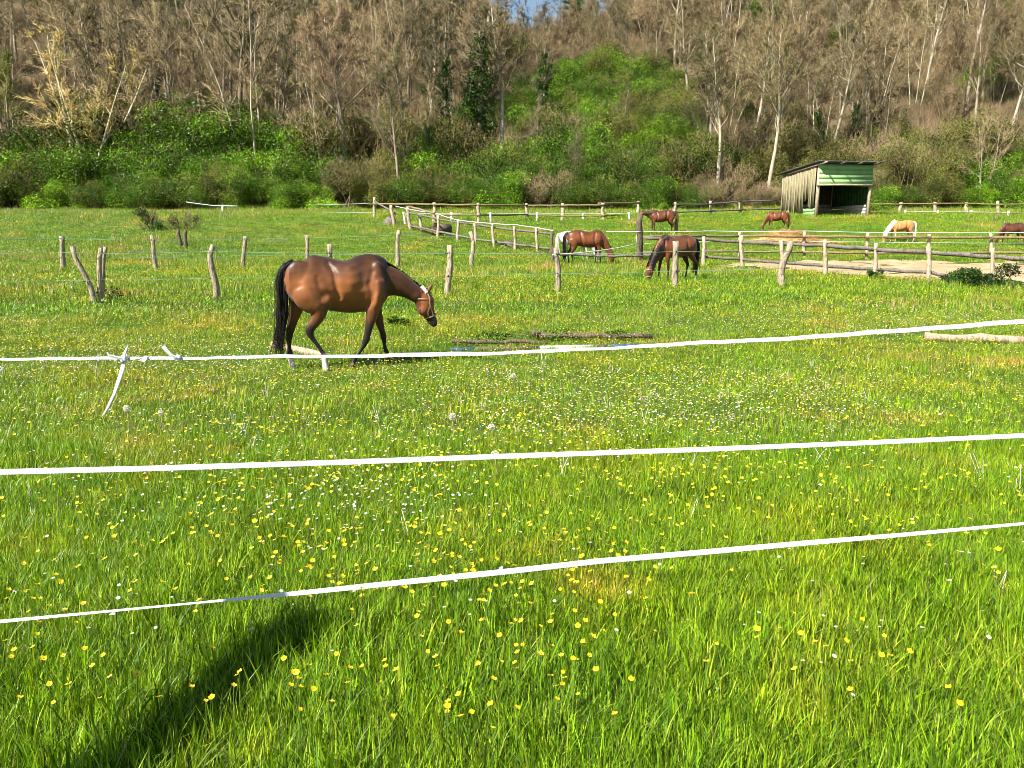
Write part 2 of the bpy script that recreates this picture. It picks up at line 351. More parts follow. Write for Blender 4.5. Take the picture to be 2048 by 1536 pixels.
near = proto_coll('grass_near', [tuft(rg, .16, 125, .04, .10, .0055, .012, .8) for _ in range(5)] + [tuft(rg, .11, 70, .08, .155, .0068, .02, .7) for _ in range(3)])
mid = proto_coll('grass_mid', [tuft(rg, .30, 130, .035, .085, .007, .03, 1.0, 2) for _ in range(4)] + [tuft(rg, .22, 90, .07, .14, .008, .10, .6, 2) for _ in range(3)])
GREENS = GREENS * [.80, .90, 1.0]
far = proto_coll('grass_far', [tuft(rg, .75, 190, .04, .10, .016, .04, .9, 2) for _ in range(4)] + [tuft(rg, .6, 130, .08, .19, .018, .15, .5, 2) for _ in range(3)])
x, y = wedge(1.6, 6.5, 135); tall = (vnoise(x, y, .7, 11) + .45 * (y < 3) + .15 * (x > .6) > .78)
idx = np.where(tall, np.random.randint(5, 8, len(x)), np.random.randint(0, 5, len(x)))
scatter('near_grass', np.stack([x, y, gz(x, y)], 1), np.random.uniform(.8, 1.25, len(x)), idx, near)
x, y = wedge(1.6, 4.2, 90); scatter('short_undergrass', np.stack([x, y, gz(x, y)], 1), np.random.uniform(.8, 1.2, len(x)), np.random.randint(0, 5, len(x)), near)
x, y = wedge(6.2, 17, 34); tall = vnoise(x, y, 1.6, 12) > .7
idx = np.where(tall, np.random.randint(4, 7, len(x)), np.random.randint(0, 4, len(x)))
scatter('middle_grass', np.stack([x, y, gz(x, y)], 1), np.random.uniform(.8, 1.25, len(x)), idx, mid)
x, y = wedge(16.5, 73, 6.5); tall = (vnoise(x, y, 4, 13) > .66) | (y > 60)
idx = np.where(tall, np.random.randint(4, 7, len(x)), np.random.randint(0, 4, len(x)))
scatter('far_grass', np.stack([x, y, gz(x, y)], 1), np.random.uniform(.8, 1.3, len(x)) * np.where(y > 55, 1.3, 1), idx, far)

# flowers
def buttercup(rng, h, r):
    mb = MB(); top = np.array([rng.normal(0, .02), rng.normal(0, .02), h]); mid_ = top * [.3, .3, .5]
    mb.tube([(0, 0, 0), mid_, top], [.0013, .0011, .001], 4, (.14, .24, .04), False)
    til = np.array([rng.normal(0, .35), rng.normal(0, .35), 1.]); til /= np.linalg.norm(til); u = np.cross(til, [1, 0, 0]); u /= np.linalg.norm(u); v = np.cross(til, u)
    for k in range(5):
        a = k * 1.2566; d = math.cos(a) * u + math.sin(a) * v; e = -math.sin(a) * u + math.cos(a) * v
        p0 = top; p1 = top + d * r * .7 + e * r * .48 + til * r * .22; p2 = top + d * r * 1.0 + til * r * .5; p3 = top + d * r * .7 - e * r * .48 + til * r * .22
        mb.add([p0, p1, p2, p3], None, [[0, 1, 2, 3]], (.80, .60, .012))
    mb.tube([top, top + til * r * .35], [r * .3, r * .18], 5, (.62, .42, .01))
    return mb.mesh('buttercup', M['flower'])
def daisy(rng, h, r):
    mb = MB(); top = np.array([rng.normal(0, .01), rng.normal(0, .01), h]); mb.tube([(0, 0, 0), top], [.001, .0009], 3, (.14, .22, .05), False)
    til = np.array([rng.normal(0, .3), rng.normal(0, .3), 1.]); til /= np.linalg.norm(til); u = np.cross(til, [1, 0, 0]); u /= np.linalg.norm(u); v = np.cross(til, u)
    for k in range(9):
        a = k * .698; d = math.cos(a) * u + math.sin(a) * v; e = -math.sin(a) * u + math.cos(a) * v
        mb.add([top, top + d * r * .8 + e * r * .22 + til * .002, top + d * r + til * .003, top + d * r * .8 - e * r * .22 + til * .002], None, [[0, 1, 2, 3]], (.80, .79, .82))
    mb.tube([top, top + til * r * .3], [r * .33, r * .2], 6, (.75, .5, .02))
    return mb.mesh('daisy', M['flower'])
bcs = [buttercup(rg, rg.uniform(.17, .27), rg.uniform(.0095, .0122)) for _ in range(6)]
dss = [daisy(rg, rg.uniform(.09, .16), rg.uniform(.0075, .0095)) for _ in range(5)]
def flowers(meshes, name, label, cat, group, Y0, Y1, dens, maskf, nsingle, ssc):
    x, y = wedge(Y0, Y1, dens, .69, .1); k = np.random.rand(len(x)) < maskf(x, y); x, y = x[k], y[k]; z = gz(x, y)
    px, py = proj(x, y, z + .15); k = (px > 4) & (px < 2044) & (py < 1532); x, y, z = x[k], y[k], z[k]
    o = np.argsort(y); x, y, z = x[o], y[o], z[o]; pxs, pys = proj(x, y, z + .15); sc_ = np.random.uniform(.8, 1.2, len(x)) * ssc(y); hs = np.clip(1.0 - (y - 3) * .03, .62, 1)
    for i in range(min(nsingle, len(x))):
        q = mobj(name, meshes[i % len(meshes)], None, (x[i], y[i], z[i]), random.random() * 6.28, (sc_[i], sc_[i], sc_[i] * hs[i])); tag(q, label + (' at the left' if pxs[i] < 680 else ' in the middle' if pxs[i] < 1365 else ' at the right') + (' below the lowest tape' if pys[i] > 1242 - pxs[i] * .095 else ' between lowest and middle tape' if pys[i] > 945 - pxs[i] * .035 else ' above the middle tape'), cat, group)
    if len(x) > nsingle:
        s_ = slice(nsingle, None); scatter('distant_' + name + 's', np.stack([x[s_], y[s_], z[s_]], 1), sc_[s_], np.random.randint(0, len(meshes), len(x[s_])), proto_coll(name + '_kinds', meshes), sz=np.full(len(x[s_]), 1.) * hs[s_] / np.maximum(ssc(y[s_]) ** .8, 1))
bm_ = lambda x, y: np.clip((vnoise(x, y, .5 + 0 * x, 21) - .22) * 1.4, .12, 1) * np.clip((vnoise(x, y, 4, 22) - .15) * 1.8, .15, 1) * np.where((y < 3.3) & (x > .6), .35, 1)
def dm_(x, y):
    px, py = proj(x, y, gz(x, y) + .12); v = np.full(px.shape, .045)
    for cx_, cy_, rx_, ry_, a_ in ((720, 1000, 260, 60, .55), (1380, 830, 330, 55, .8), (560, 880, 300, 60, .2), (1780, 1245, 130, 25, .35), (330, 715, 260, 30, .5), (1100, 760, 500, 30, .3), (270, 1235, 80, 40, .35), (1700, 640, 400, 30, .3), (1000, 870, 200, 40, .3)):
        v = v + a_ * np.exp(-((px - cx_) / rx_) ** 2 - ((py - cy_) / ry_) ** 2)
    return np.clip(v * (.35 + 1.5 * vnoise(x, y, .35, 31)), 0, 1)
flowers(bcs, 'buttercup', 'yellow buttercup flower in the grass', 'flower', 'buttercups in the foreground grass', 2.1, 6.5, 200, bm_, 300, lambda y: np.ones_like(y))
flowers(dss, 'daisy', 'small white daisy in the grass', 'flower', 'daisies in the foreground grass', 2.3, 6.5, 230, dm_, 300, lambda y: np.ones_like(y))
def fl2(meshes, name, Y0, Y1, dens, maskf, ssc, zs):
    x, y = wedge(Y0, Y1, dens, .70, .1); k = np.random.rand(len(x)) < maskf(x, y); x, y = x[k], y[k]; z = gz(x, y); sc_ = np.random.uniform(.8, 1.2, len(x)) * ssc(y)
    scatter(name, np.stack([x, y, z], 1), sc_, np.random.randint(0, len(meshes), len(x)), proto_coll(name + '_kinds', meshes), sz=zs / ssc(y))
fl2(bcs, 'middle_buttercups', 6.5, 16, 150, bm_, lambda y: 1 + (y - 6) * .02, .68)
fl2(bcs, 'far_buttercups', 16, 42, 80, lambda x, y: np.clip((vnoise(x, y, 3, 23) - .25) * 1.7, .04, 1) * np.where(y > 34, .4, 1), lambda y: 1.2 + (y - 16) * .03, .62)
fl2(dss, 'middle_daisies', 6.5, 18, 240, dm_, lambda y: 1.1 + (y - 6) * .02, .95)

exec_after = []
# ------------------------------------------------------------------ trees and bushes
def path(rng, p, d, L, n, wob, grav=0):
    pts = [np.array(p, float)]; d = np.array(d, float); d /= np.linalg.norm(d)
    for k in range(n):
        d = d + rng.normal(0, wob, 3); d[2] += grav; d /= np.linalg.norm(d); pts.append(pts[-1] + d * L / n)
    return np.array(pts)
def bare_tree(rng, H, barkc, twigc, limbs=16, start=.35, spread=.35, tr=.16, lean=(0, 0), stems=1, up=.9, leafc=None, nleaf=0, tw_r=.021, ivy=0, ivyc=(.035, .075, .012)):
    tb = MB(); cb = MB(); TP, TD, TL = [], [], []
    for s_ in range(stems):
        a0 = (s_ + rng.random() * .5) * 6.28 / stems; tilt = .0 if stems == 1 else rng.uniform(.1, .32)
        Hs = H * rng.uniform(.85, 1.05)
        p = path(rng, (0 if stems == 1 else .3 * math.cos(a0), 0 if stems == 1 else .3 * math.sin(a0), -.4), (lean[0] + tilt * math.cos(a0), lean[1] + tilt * math.sin(a0), 1), Hs, 9, .05, .03)
        r0 = tr * (1 if stems == 1 else .55); rad = r0 * (1 - np.linspace(0, 1, 10) ** 1.2 * .88)
        rad[0] *= 1.35; tb.tube(p, rad, 7, np.array(barkc) * rng.uniform(.9, 1.1), rough=.15)
        nl = max(5, limbs // stems)
        for i in range(nl):
            t = start + (1 - start) * (i + rng.random()) / nl; f = t * 9; k = min(int(f), 8); q = p[k] + (p[k + 1] - p[k]) * (f - k)
            az = rng.random() * 6.28; ti = rng.uniform(.35, .9) * (1.15 - .5 * t); L = Hs * spread * (1.15 - .75 * t) * rng.uniform(.7, 1.25)
            d = (math.cos(az) * ti, math.sin(az) * ti, up * rng.uniform(.5, 1.1)); lp = path(rng, q, d, L, 5, .16, .04); lr = r0 * (.42 * (1.1 - t) + .07)
            tb.tube(lp, lr * (1 - np.linspace(0, 1, 6) * .8), 4, np.array(barkc) * rng.uniform(.8, 1.05), False)
            for j in range(rng.integers(5, 8)):
                f2 = rng.uniform(1.2, 5); k2 = min(int(f2), 4); q2 = lp[k2] + (lp[k2 + 1] - lp[k2]) * (f2 - k2); dd = (lp[k2 + 1] - lp[k2]); dd = dd / np.linalg.norm(dd) + rng.normal(0, .55, 3); dd[2] += .25
                sp_ = path(rng, q2, dd, L * rng.uniform(.28, .55), 3, .2, .03); cb.tube(sp_, [.028, .022, .016, .008], 3, np.array(twigc) * rng.uniform(.85, 1.2), False)
                for _ in range(rng.integers(8, 12)):
                    f3 = rng.uniform(.2, 3); k3 = min(int(f3), 2); TP.append(sp_[k3] + (sp_[k3 + 1] - sp_[k3]) * (f3 - k3)); e = (sp_[k3 + 1] - sp_[k3]); e = e / np.linalg.norm(e) + rng.normal(0, .7, 3); TD.append(e); TL.append(L * rng.uniform(.12, .34))
        if ivy:
            nI = 2600; t = rng.random(nI) ** .8 * ivy; f = t * 9; k = np.minimum(f.astype(int), 8); q = p[k] + (p[k + 1] - p[k]) * (f - k)[:, None]
            rr = (.25 + .55 * (1 - t / max(ivy, .01)) ** .4 * rng.random(nI)) * (1 + .5 * np.sin(t * 40)); az = rng.random(nI) * 6.28
            q = q + np.stack([rr * np.cos(az), rr * np.sin(az), rng.normal(0, .15, nI)], 1); cb.leaves(q, rng.uniform(.12, .24, nI), np.array(ivyc) * rng.uniform(.6, 1.7, (nI, 1)), .3, rng)
    TP, TD, TL = np.array(TP), np.array(TD), np.array(TL); N = len(TP)
    cb.spikes(TP, TD, TL, tw_r, np.array(twigc) * rng.uniform(.4, 1.9, (N, 1)))
    # second order twigs
    m_ = 1; P2 = np.repeat(TP, m_, 0); D2 = np.repeat(TD / np.linalg.norm(TD, axis=1)[:, None], m_, 0); L2 = np.repeat(TL, m_); P2 = P2 + D2 * (L2 * rng.uniform(.2, .7, len(L2)))[:, None]
    cb.spikes(P2, D2 + rng.normal(0, .6, P2.shape), L2 * .55, tw_r * .8, np.array(twigc) * rng.uniform(.4, 1.8, (len(P2), 1)))
    if nleaf:
        i = rng.integers(0, N, nleaf); q = TP[i] + TD[i] / np.linalg.norm(TD[i], axis=1)[:, None] * (TL[i] * rng.random(nleaf))[:, None] + rng.normal(0, .08, (nleaf, 3))
        cb.leaves(q, rng.uniform(.07, .15, nleaf), np.array(leafc) * rng.uniform(.6, 1.5, (nleaf, 1)), .2, rng)
    return tb.mesh('trunk', M['bark']), cb.mesh('crown', M['leaf'] if (nleaf or ivy) else M['twig'])
def bush(rng, H, Rd, nl, leafc, leafs=(.07, .16), lobes=16, twigc=(.13, .095, .05), ntw=500, col_h=.5):
    ws = min(1, H / 2.5)
    fb = MB(); sb = MB()
    cs = []
    for i in range(lobes):
        a = rng.random() * 6.28; r = Rd * math.sqrt(rng.random()) * .75; z = H * (rng.uniform(.12, .8) * (1 - .45 * (r / Rd) ** 2)); cs.append((r * math.cos(a), r * math.sin(a), z, rng.uniform(.22, .42) * Rd, rng.uniform(.18, .34) * H * .8, rng.uniform(.4, 1.5)))
    cs = np.array(cs); i = rng.integers(0, lobes, nl); d = rng.normal(size=(nl, 3)); d /= np.linalg.norm(d, axis=1)[:, None]; rr = rng.uniform(.45, 1.1, nl) ** .6 * rng.normal(1, .12, nl)
    P = cs[i, :3] + d * (np.stack([cs[i, 3], cs[i, 3], cs[i, 4]], 1) * rr[:, None]); P[:, 2] = np.abs(P[:, 2])
    lc = np.array(leafc); lc = lc if lc.ndim == 2 else lc[None]; ci = rng.integers(0, len(lc), lobes)
    fb.leaves(P, rng.uniform(*leafs, nl), lc[ci[i]] * (cs[i, 5] * rng.uniform(.5, 1.6, nl))[:, None], .25, rng)
    for k in range(14):
        a = rng.random() * 6.28; p = path(rng, (rng.normal(0, Rd * .2), rng.normal(0, Rd * .2), -.2), (math.cos(a) * .5, math.sin(a) * .5, 1), H * rng.uniform(.7, 1.08), 4, .15); sb.tube(p, [.05 * ws, .04 * ws, .03 * ws, .018 * ws, .006 * ws], 4, np.array(twigc) * rng.uniform(.8, 1.4), False)
    j = rng.integers(0, nl, ntw); dd = rng.normal(0, .5, (ntw, 3)); dd[:, 2] += .7; sb.spikes(P[j], dd, rng.uniform(.2, .8, ntw) * ws, .012 * ws, np.array(twigc) * rng.uniform(.7, 1.5, (ntw, 1)))
    return sb.mesh('stem', M['twig']), fb.mesh('foliage', M['leaf'])
rg = np.random.default_rng(11)
BR1, BR2, BR3 = (.165, .130, .068), (.125, .105, .060), (.19, .148, .078)
GB, PB, YB = (.26, .225, .16), (.42, .37, .27), (.45, .36, .2)
BARE = [bare_tree(rg, 12, GB, BR1, 17, .3, .34, .15), bare_tree(rg, 14, (.2, .165, .11), BR2, 18, .35, .30, .18), bare_tree(rg, 11, PB, BR3, 15, .3, .36, .12, stems=3),
        bare_tree(rg, 13, PB, BR1, 17, .42, .30, .16, leafc=(.17, .17, .05), nleaf=900), bare_tree(rg, 10, GB, BR3, 18, .2, .40, .10, stems=4), bare_tree(rg, 15, (.26, .22, .16), BR1, 16, .45, .28, .19, lean=(.08, 0)),
        bare_tree(rg, 9, (.22, .17, .12), (.175, .13, .07), 18, .15, .42, .09, stems=5), bare_tree(rg, 12, (.24, .19, .14), BR2, 17, .25, .36, .14, leafc=(.13, .16, .03), nleaf=1500)]
IVY = [bare_tree(rg, 14, (.3, .25, .18), BR2, 14, .5, .27, .2, ivy=.8), bare_tree(rg, 12, (.3, .25, .18), BR1, 14, .5, .3, .17, ivy=.65), bare_tree(rg, 9, (.3, .25, .18), BR2, 12, .4, .3, .15, ivy=.95)]
BIRCH = bare_tree(rg, 11.5, (.66, .58, .38), (.42, .31, .13), 34, .25, .30, .22, stems=6, leafc=(.22, .24, .05), nleaf=1600)
BIGOAK = bare_tree(rg, 15, (.42, .36, .27), (.25, .17, .10), 22, .38, .40, .30)
LEFTT = bare_tree(rg, 9, (.35, .3, .2), (.20, .17, .06), 22, .2, .38, .13, leafc=(.12, .16, .03), nleaf=5000)
GR_B = [(.11, .23, .012), (.15, .28, .014), (.07, .16, .012)]; GR_D = [(.055, .12, .010), (.085, .16, .012), (.12, .16, .02)]; GR_O = [(.10, .12, .018), (.13, .13, .025), (.07, .095, .014)]; GR_Y = [(.19, .32, .015), (.15, .27, .013)]
LS = (.07, .15)
BUSH = [bush(rg, 3.6, 2.6, 11000, GR_B, LS, 22, ntw=200), bush(rg, 3.0, 2.8, 11000, GR_D, LS, 22, ntw=250), bush(rg, 3.8, 2.4, 12000, GR_O, LS, 20, ntw=700), bush(rg, 2.6, 2.3, 12000, GR_Y, LS, 18, ntw=120), bush(rg, 4.2, 2.6, 9000, GR_O, LS, 18, ntw=1600, twigc=(.19, .14, .08)), bush(rg, 3.4, 2.5, 3500, GR_D, LS, ntw=3000, twigc=(.20, .14, .085))]
def plant_tree(kind, x, y, sc=1, label=None, cat='tree', group=None, name='bare_tree', parts=('trunk', 'crown'), rz=None, z=None):
    e = empty(name, (x, y, (g(x, y) if z is None else z)), random.random() * 6.28 if rz is None else rz); e.scale = (sc,) * 3; tag(e, label, cat, group)
    for nm, me in zip(parts, kind): mobj(nm, me, e)
    return e
def tree_at(kind, px, py, topy, H, Y=None, **kw):       # foot at pixel (px,py), top at pixel row topy
    if Y is None: x, y = gp(px, py)
    else: y = Y; x = at(px, py, Y).x
    z = g(x, y); t = at(px, topy, y).z
    return plant_tree(kind, x, y, max(.3, (t - z) / H), **kw)
# particular trees one can pick out
SP = 'distinct trees at the wood edge'
tree_at(BIRCH, 175, 330, 55, 11.5, Y=77, label='cluster of pale yellowish birch stems rising left in front of the brown wood', name='birch_tree', rz=.4)
tree_at(BIGOAK, 688, 330, 20, 15, Y=79, label='stout bare tree with thick pale forked trunk left of centre above the bushes', name='forked_tree', rz=1.2)
tree_at(BARE[5], 450, 330, 60, 15, Y=84, label='tall slender bare tree with pale leaning trunk between birch cluster and forked tree', name='slender_tree', rz=2.0)
tree_at(BARE[1], 815, 250, -60, 14, Y=98, label='tall pale straight trunk beside the dark gap left of the ivy column', name='pale_tree')
tree_at(BARE[3], 1000, 330, -40, 13, Y=84, label='tall bare tree with twin pale trunks right of the ivy columns, below the sky gap', name='twin_tree', rz=.9)
tree_at(IVY[0], 893, 300, -20, 14, Y=80, label='tall tree wrapped in dark ivy left of the sky gap', name='ivy_tree')
tree_at(IVY[1], 848, 330, 120, 12, Y=78, label='ivy covered trunk with dense leaves low beside the pale straight trunk', name='ivy_tree')
tree_at(IVY[2], 957, 310, 0, 9, Y=84, label='narrow ivy covered tree between the tall ivy tree and the twin trunks', name='ivy_tree')
tree_at(IVY[1], 1650, 320, 110, 12, Y=84, label='ivy wrapped tree rising above the shed roof', name='ivy_tree')
tree_at(IVY[2], 1705, 310, 170, 9, Y=82, label='short bushy ivy clad tree right above the green shed front', name='ivy_tree')
tree_at(IVY[2], 1520, 330, 190, 9, Y=82, label='dark ivy clad tree up left from the shed', name='ivy_tree')
tree_at(LEFTT, 25, 330, 100, 9, Y=79, label='olive green budding tree at the far left edge of the wood', name='budding_tree')
tree_at(BARE[2], 1435, 330, 140, 11, Y=81, label='pale thin forked tree right below the green hill patch', name='thin_tree')
tree_at(BARE[2], 1960, 425, 240, 11, Y=72, label='many stemmed pale thicket tree behind the rail fence right of the shed', name='thicket_tree')
for i, (px_, Yd, tp) in enumerate([(770, 90, 60), (925, 95, 40), (865, 100, 0), (985, 88, 120), (735, 97, 90), (1085, 100, 60), (1560, 92, 150), (1615, 100, 90), (1800, 90, 200), (1905, 95, 180), (330, 98, 60), (1750, 86, 170)]):
    tree_at(IVY[i % 3], px_, 330, tp, (14, 12, 9)[i % 3], Y=Yd, label='background tree with an ivy covered trunk, %s' % ['far left of the ivy columns', 'behind the pale dead trunk', 'behind the two ivy columns', 'just left of the sky gap tree', 'right of the forked tree', 'below the sky gap', 'left above the shed', 'straight above the shed', 'above the pale golden horse', 'high above the right rail fence', 'behind the birch cluster at left', 'right above the shed roof end'][i], name='ivy_tree', group='ivy clad trees in the wood')
# dead snag
x, y = gp(905, 400); y = 80; x = at(905, 280, y).x; mb = MB(); b0 = at(902, 300, y); b1 = at(911, 158, y); z0 = g(x, y)
mb.tube(path(rg, (0, 0, 0), (0.05, 0, 1), b1.z - z0, 6, .03), [.16, .15, .14, .13, .11, .08, .03], 7, (.62, .54, .42), rough=.2); o = mb.obj('dead_trunk', M['bark']); o.location = (x, y, z0); tag(o, 'pale broken dead trunk without branches right of the ivy covered trunk', 'dead tree')
# pine on the skyline
def pine(rng):
    tb = MB(); cb = MB(); p = path(rng, (0, 0, -.4), (0.03, 0, 1), 13, 8, .03); tb.tube(p, .2 * (1 - np.linspace(0, 1, 9) * .75), 7, (.30, .17, .10))
    for i in range(26):
        t = rng.uniform(.5, 1); q = p[min(int(t * 8), 7)]; a = rng.random() * 6.28; L = 3.2 * (1.25 - t) + .6; lp = path(rng, q + [0, 0, rng.random()], (math.cos(a), math.sin(a), .15), L, 4, .12); tb.tube(lp, [.06, .05, .04, .03, .015], 4, (.2, .13, .08), False)
        N = 260; f = rng.uniform(1.5, 4, N); k = np.minimum(f.astype(int), 3); P = lp[k] + (lp[k + 1] - lp[k]) * (f - k)[:, None] + rng.normal(0, .28, (N, 3)) * [1, 1, .5]; D = rng.normal(0, .6, (N, 3)); D[:, 2] += .5
        cb.spikes(P, D, .38, .03, np.array([.03, .06, .022]) * rng.uniform(.6, 1.5, (N, 1)))
    return tb.mesh('trunk', M['bark']), cb.mesh('crown', M['twig'])
PINE = pine(rg)
tree_at(PINE, 1152, 80, -40, 13, Y=140, label='dark green pine with bare lower trunk against the sky gap', name='pine_tree')
# the rest of the wood
def zone(px, py):
    h = ['at the far left', 'above the left posts', 'left of the forked tree', 'above the walking horse', 'near the ivy columns', 'left of the green patch', 'right of the green patch', 'above the shed', 'right of the shed', 'at the far right'][int(np.clip(px // 205, 0, 9))]
    return ('low on the slope ' if py > 300 else 'midway up the slope ' if py > 170 else 'high on the slope ') + h
KIND = {id(BARE[0]): 'grey trunked bare brown tree', id(BARE[1]): 'tall bare tree with dark twigs', id(BARE[2]): 'bare tree with three pale stems', id(BARE[3]): 'pale trunked tree with first tiny buds', id(BARE[4]): 'low bare tree with four grey stems', id(BARE[5]): 'tall slightly leaning bare tree', id(BARE[6]): 'reddish brown many stemmed thicket tree', id(BARE[7]): 'dark trunked tree with olive budding leaves',
        id(BUSH[0]): 'fresh green leafy bush', id(BUSH[1]): 'dark green leafy bush', id(BUSH[2]): 'olive green bush', id(BUSH[3]): 'bright yellowish green bush', id(BUSH[4]): 'olive bush full of brown twigs', id(BUSH[5]): 'mostly bare brown twiggy bush'}
cnt = {'b': 0, 'g': 0, 'e': 0}
LB = ('bare brown deciduous tree among many in the hillside wood', 'bare brown trees of the hillside wood')
LG = ('leafy green bush among many on the wooded hillside', 'green bushes on the hillside')
LE = ('dense bush in the hedge line along the foot of the wood', 'bushes along the foot of the wood')
rows = [75, 80, 85.5, 91, 97, 103, 109, 116, 123, 131, 139, 148, 157, 167]
for ri, Yr in enumerate(rows):
    half = .70 * Yr + 3; n_ = int(2 * half / (5.6 + ri * .33)); 
    for i in range(n_):
        y = Yr + random.uniform(-2.2, 2.2); x = -half + (i + random.random()) * 2 * half / n_; px, py = proj(x, y, g(x, y)); px, py = float(px), float(py)
        green = (1040 < px < 1410 and 140 < py < 300)
        if green and random.random() < .97: continue
        infront = 1040 < px < 1400 and py >= 300
        if infront and random.random() < .6: continue
        if 500 < px < 1000 and ri < 3 and random.random() < .3: continue
        if 820 < px < 975 and ri < 4: continue
        if 985 < px < 1135 and ri >= 7 and random.random() < .9: continue
        if px < 560 and ri < 1: continue
        if ri < 2 and random.random() < .35: continue
        k = random.choice(BARE if px < 1300 or random.random() < .5 else [BARE[2], BARE[4], BARE[6], BARE[3]])
        sc = random.uniform(1.05, 1.6) * (1.05 if px < 1000 else .85) * (.8 if 1000 < px < 1180 and ri >= 8 else 1) * (.6 if infront else 1) * (1.35 if ri >= 8 and not 990 < px < 1200 else 1)
        plant_tree(k, x, y, sc, KIND[id(k)] + ' ' + zone(px, py), 'tree', LB[1]); cnt['b'] += 1
# green hill patch and scattered hillside bushes
for i in range(210):
    for _ in range(40):
        y = random.uniform(84, 150); x = random.uniform(-.7, .7) * y; px, py = map(float, proj(x, y, g(x, y)))
        patch = ((px - 1225) / 175) ** 2 + ((py - 250) / 95) ** 2 < 1
        if (i < 140) == bool(patch): break
    if i < 140: k = random.choice([BUSH[0], BUSH[0], BUSH[3], BUSH[0], BUSH[1], BUSH[3], BUSH[2]]); sc = random.uniform(1.0, 1.7)
    else: k = random.choice([BUSH[1], BUSH[2], BUSH[4], BUSH[5]]); sc = random.uniform(.9, 1.6)
    plant_tree(k, x, y, sc, KIND[id(k)] + ' ' + zone(px, py), 'bush', LG[1], 'hillside_bush', ('stem', 'foliage')); cnt['g'] += 1
for i in range(85):
    for _ in range(60):
        y = random.uniform(95, 160); x = random.uniform(-.05, .3) * y; px, py = map(float, proj(x, y, g(x, y)))
        if (1000 < px < 1440 and 40 < py < 165 and not (py < 90 and 1000 < px < 1120)) : break
    k = random.choice([BARE[6], BARE[4], BARE[6], BARE[0], BARE[7]])
    plant_tree(k, x, y, random.uniform(.45, .8), KIND[id(k)] + ' above the green patch ' + ('left' if px < 1150 else 'middle' if px < 1300 else 'right'), 'tree', LB[1]); cnt['b'] += 1
# hedge line along the foot: a dark dense front row, a higher one behind, tall green on the left
for (Y0, step, s0, s1) in ((71.0, 2.8, .8, 1.2), (75, 3.4, 1.2, 1.7), (80, 4.2, 1.4, 2.0)):
    x = -.72 * Y0
    while x < .72 * Y0:
        y = Y0 + random.uniform(-1, 1.2); px = float(proj(x, y, g(x, y))[0]); sc = random.uniform(s0, s1)
        if px < 640:
            k = random.choice([BUSH[0], BUSH[1], BUSH[0], BUSH[3], BUSH[2], BUSH[0]]); sc *= 1.25 if Y0 > 72 else 1
        elif px < 1120: k = random.choice([BUSH[1], BUSH[0], BUSH[4], BUSH[5], BUSH[2], BUSH[1]])
        elif px < 1420: k = random.choice([BUSH[1], BUSH[0], BUSH[2], BUSH[1]])
        elif px > 1900: k = random.choice([BUSH[0], BUSH[3], BUSH[1], BUSH[4]])
        else: k = random.choice([BUSH[1], BUSH[2], BUSH[4], BUSH[5]]); sc *= .9
        plant_tree(k, x, y, sc, KIND[id(k)] + ' in the %s hedge row ' % {71.0: 'front', 75: 'middle', 80: 'rear'}[Y0] + zone(px, 0).replace('high on the slope ', ''), 'bush', LE[1], 'hedge_bush', ('stem', 'foliage')); cnt['e'] += 1; x += step * random.uniform(.7, 1.3)
# particular bushes
tree_at(BUSH[0], 330, 380, 225, 3.9, Y=78, label='tall rounded bright green shrub right of the birch cluster', cat='bush', name='green_shrub', parts=('stem', 'foliage'))
tree_at(BUSH[3], 590, 432, 345, 2.9, Y=70.5, label='bright light green bush left of the rail fence corner', cat='bush', name='green_shrub', parts=('stem', 'foliage'))
tree_at(BUSH[3], 1322, 420, 400, 2.9, Y=67.5, label='small bright yellow green bush behind the standing brown horse', cat='bush', name='green_shrub', parts=('stem', 'foliage'))
tree_at(BUSH[0], 2030, 425, 320, 3.9, Y=70, label='bright green bush at the right edge behind the rail fence', cat='bush', name='green_shrub', parts=('stem', 'foliage'))
tree_at(BUSH[0], 1748, 430, 350, 3.9, Y=65, label='green bush growing against the right side of the shed', cat='bush', name='green_shrub', parts=('stem', 'foliage'))
# undergrowth: brambles, saplings and dead stems covering the slope
def under(rng, kind):
    mb = MB(); N = 420; P = rng.normal(0, .8, (N, 3)); P[:, 2] = np.abs(rng.normal(0, .25, N)); D = rng.normal(0, .45, (N, 3)); D[:, 2] += 1; mb.spikes(P, D, rng.uniform(.5, 2.2, N), .018, np.array([(.2, .145, .08), (.26, .19, .11), (.14, .12, .05)][kind]) * rng.uniform(.6, 1.4, (N, 1)))
    nl = [150, 250, 900][kind]; Q = rng.normal(0, .8, (nl, 3)); Q[:, 2] = np.abs(rng.normal(.3, .5, nl)); mb.leaves(Q, rng.uniform(.08, .18, nl), np.array([(.13, .12, .04), (.10, .11, .03), (.06, .10, .018)][kind]) * rng.uniform(.5, 1.5, (nl, 1)), .3, rng)
    return mb.mesh('undergrowth', M['leaf'])
uc = proto_coll('undergrowth_kinds', [under(rg, 0), under(rg, 1), under(rg, 2), under(rg, 0), under(rg, 2)])
y = np.random.uniform(82, 165, 4200); x = np.random.uniform(-.72, .72, len(y)) * y; z = gz(x, y); px, py = proj(x, y, z)
grn = (((px - 1225) / 190) ** 2 + ((py - 240) / 120) ** 2 < 1) | (y < 78)
idx = np.where(grn, np.where(np.random.rand(len(x)) < .8, 2, 4), np.random.choice([0, 1, 3, 0, 4], len(x)))
scatter('undergrowth', np.stack([x, y, z], 1), np.random.uniform(.6, 1.2, len(x)), idx, uc)
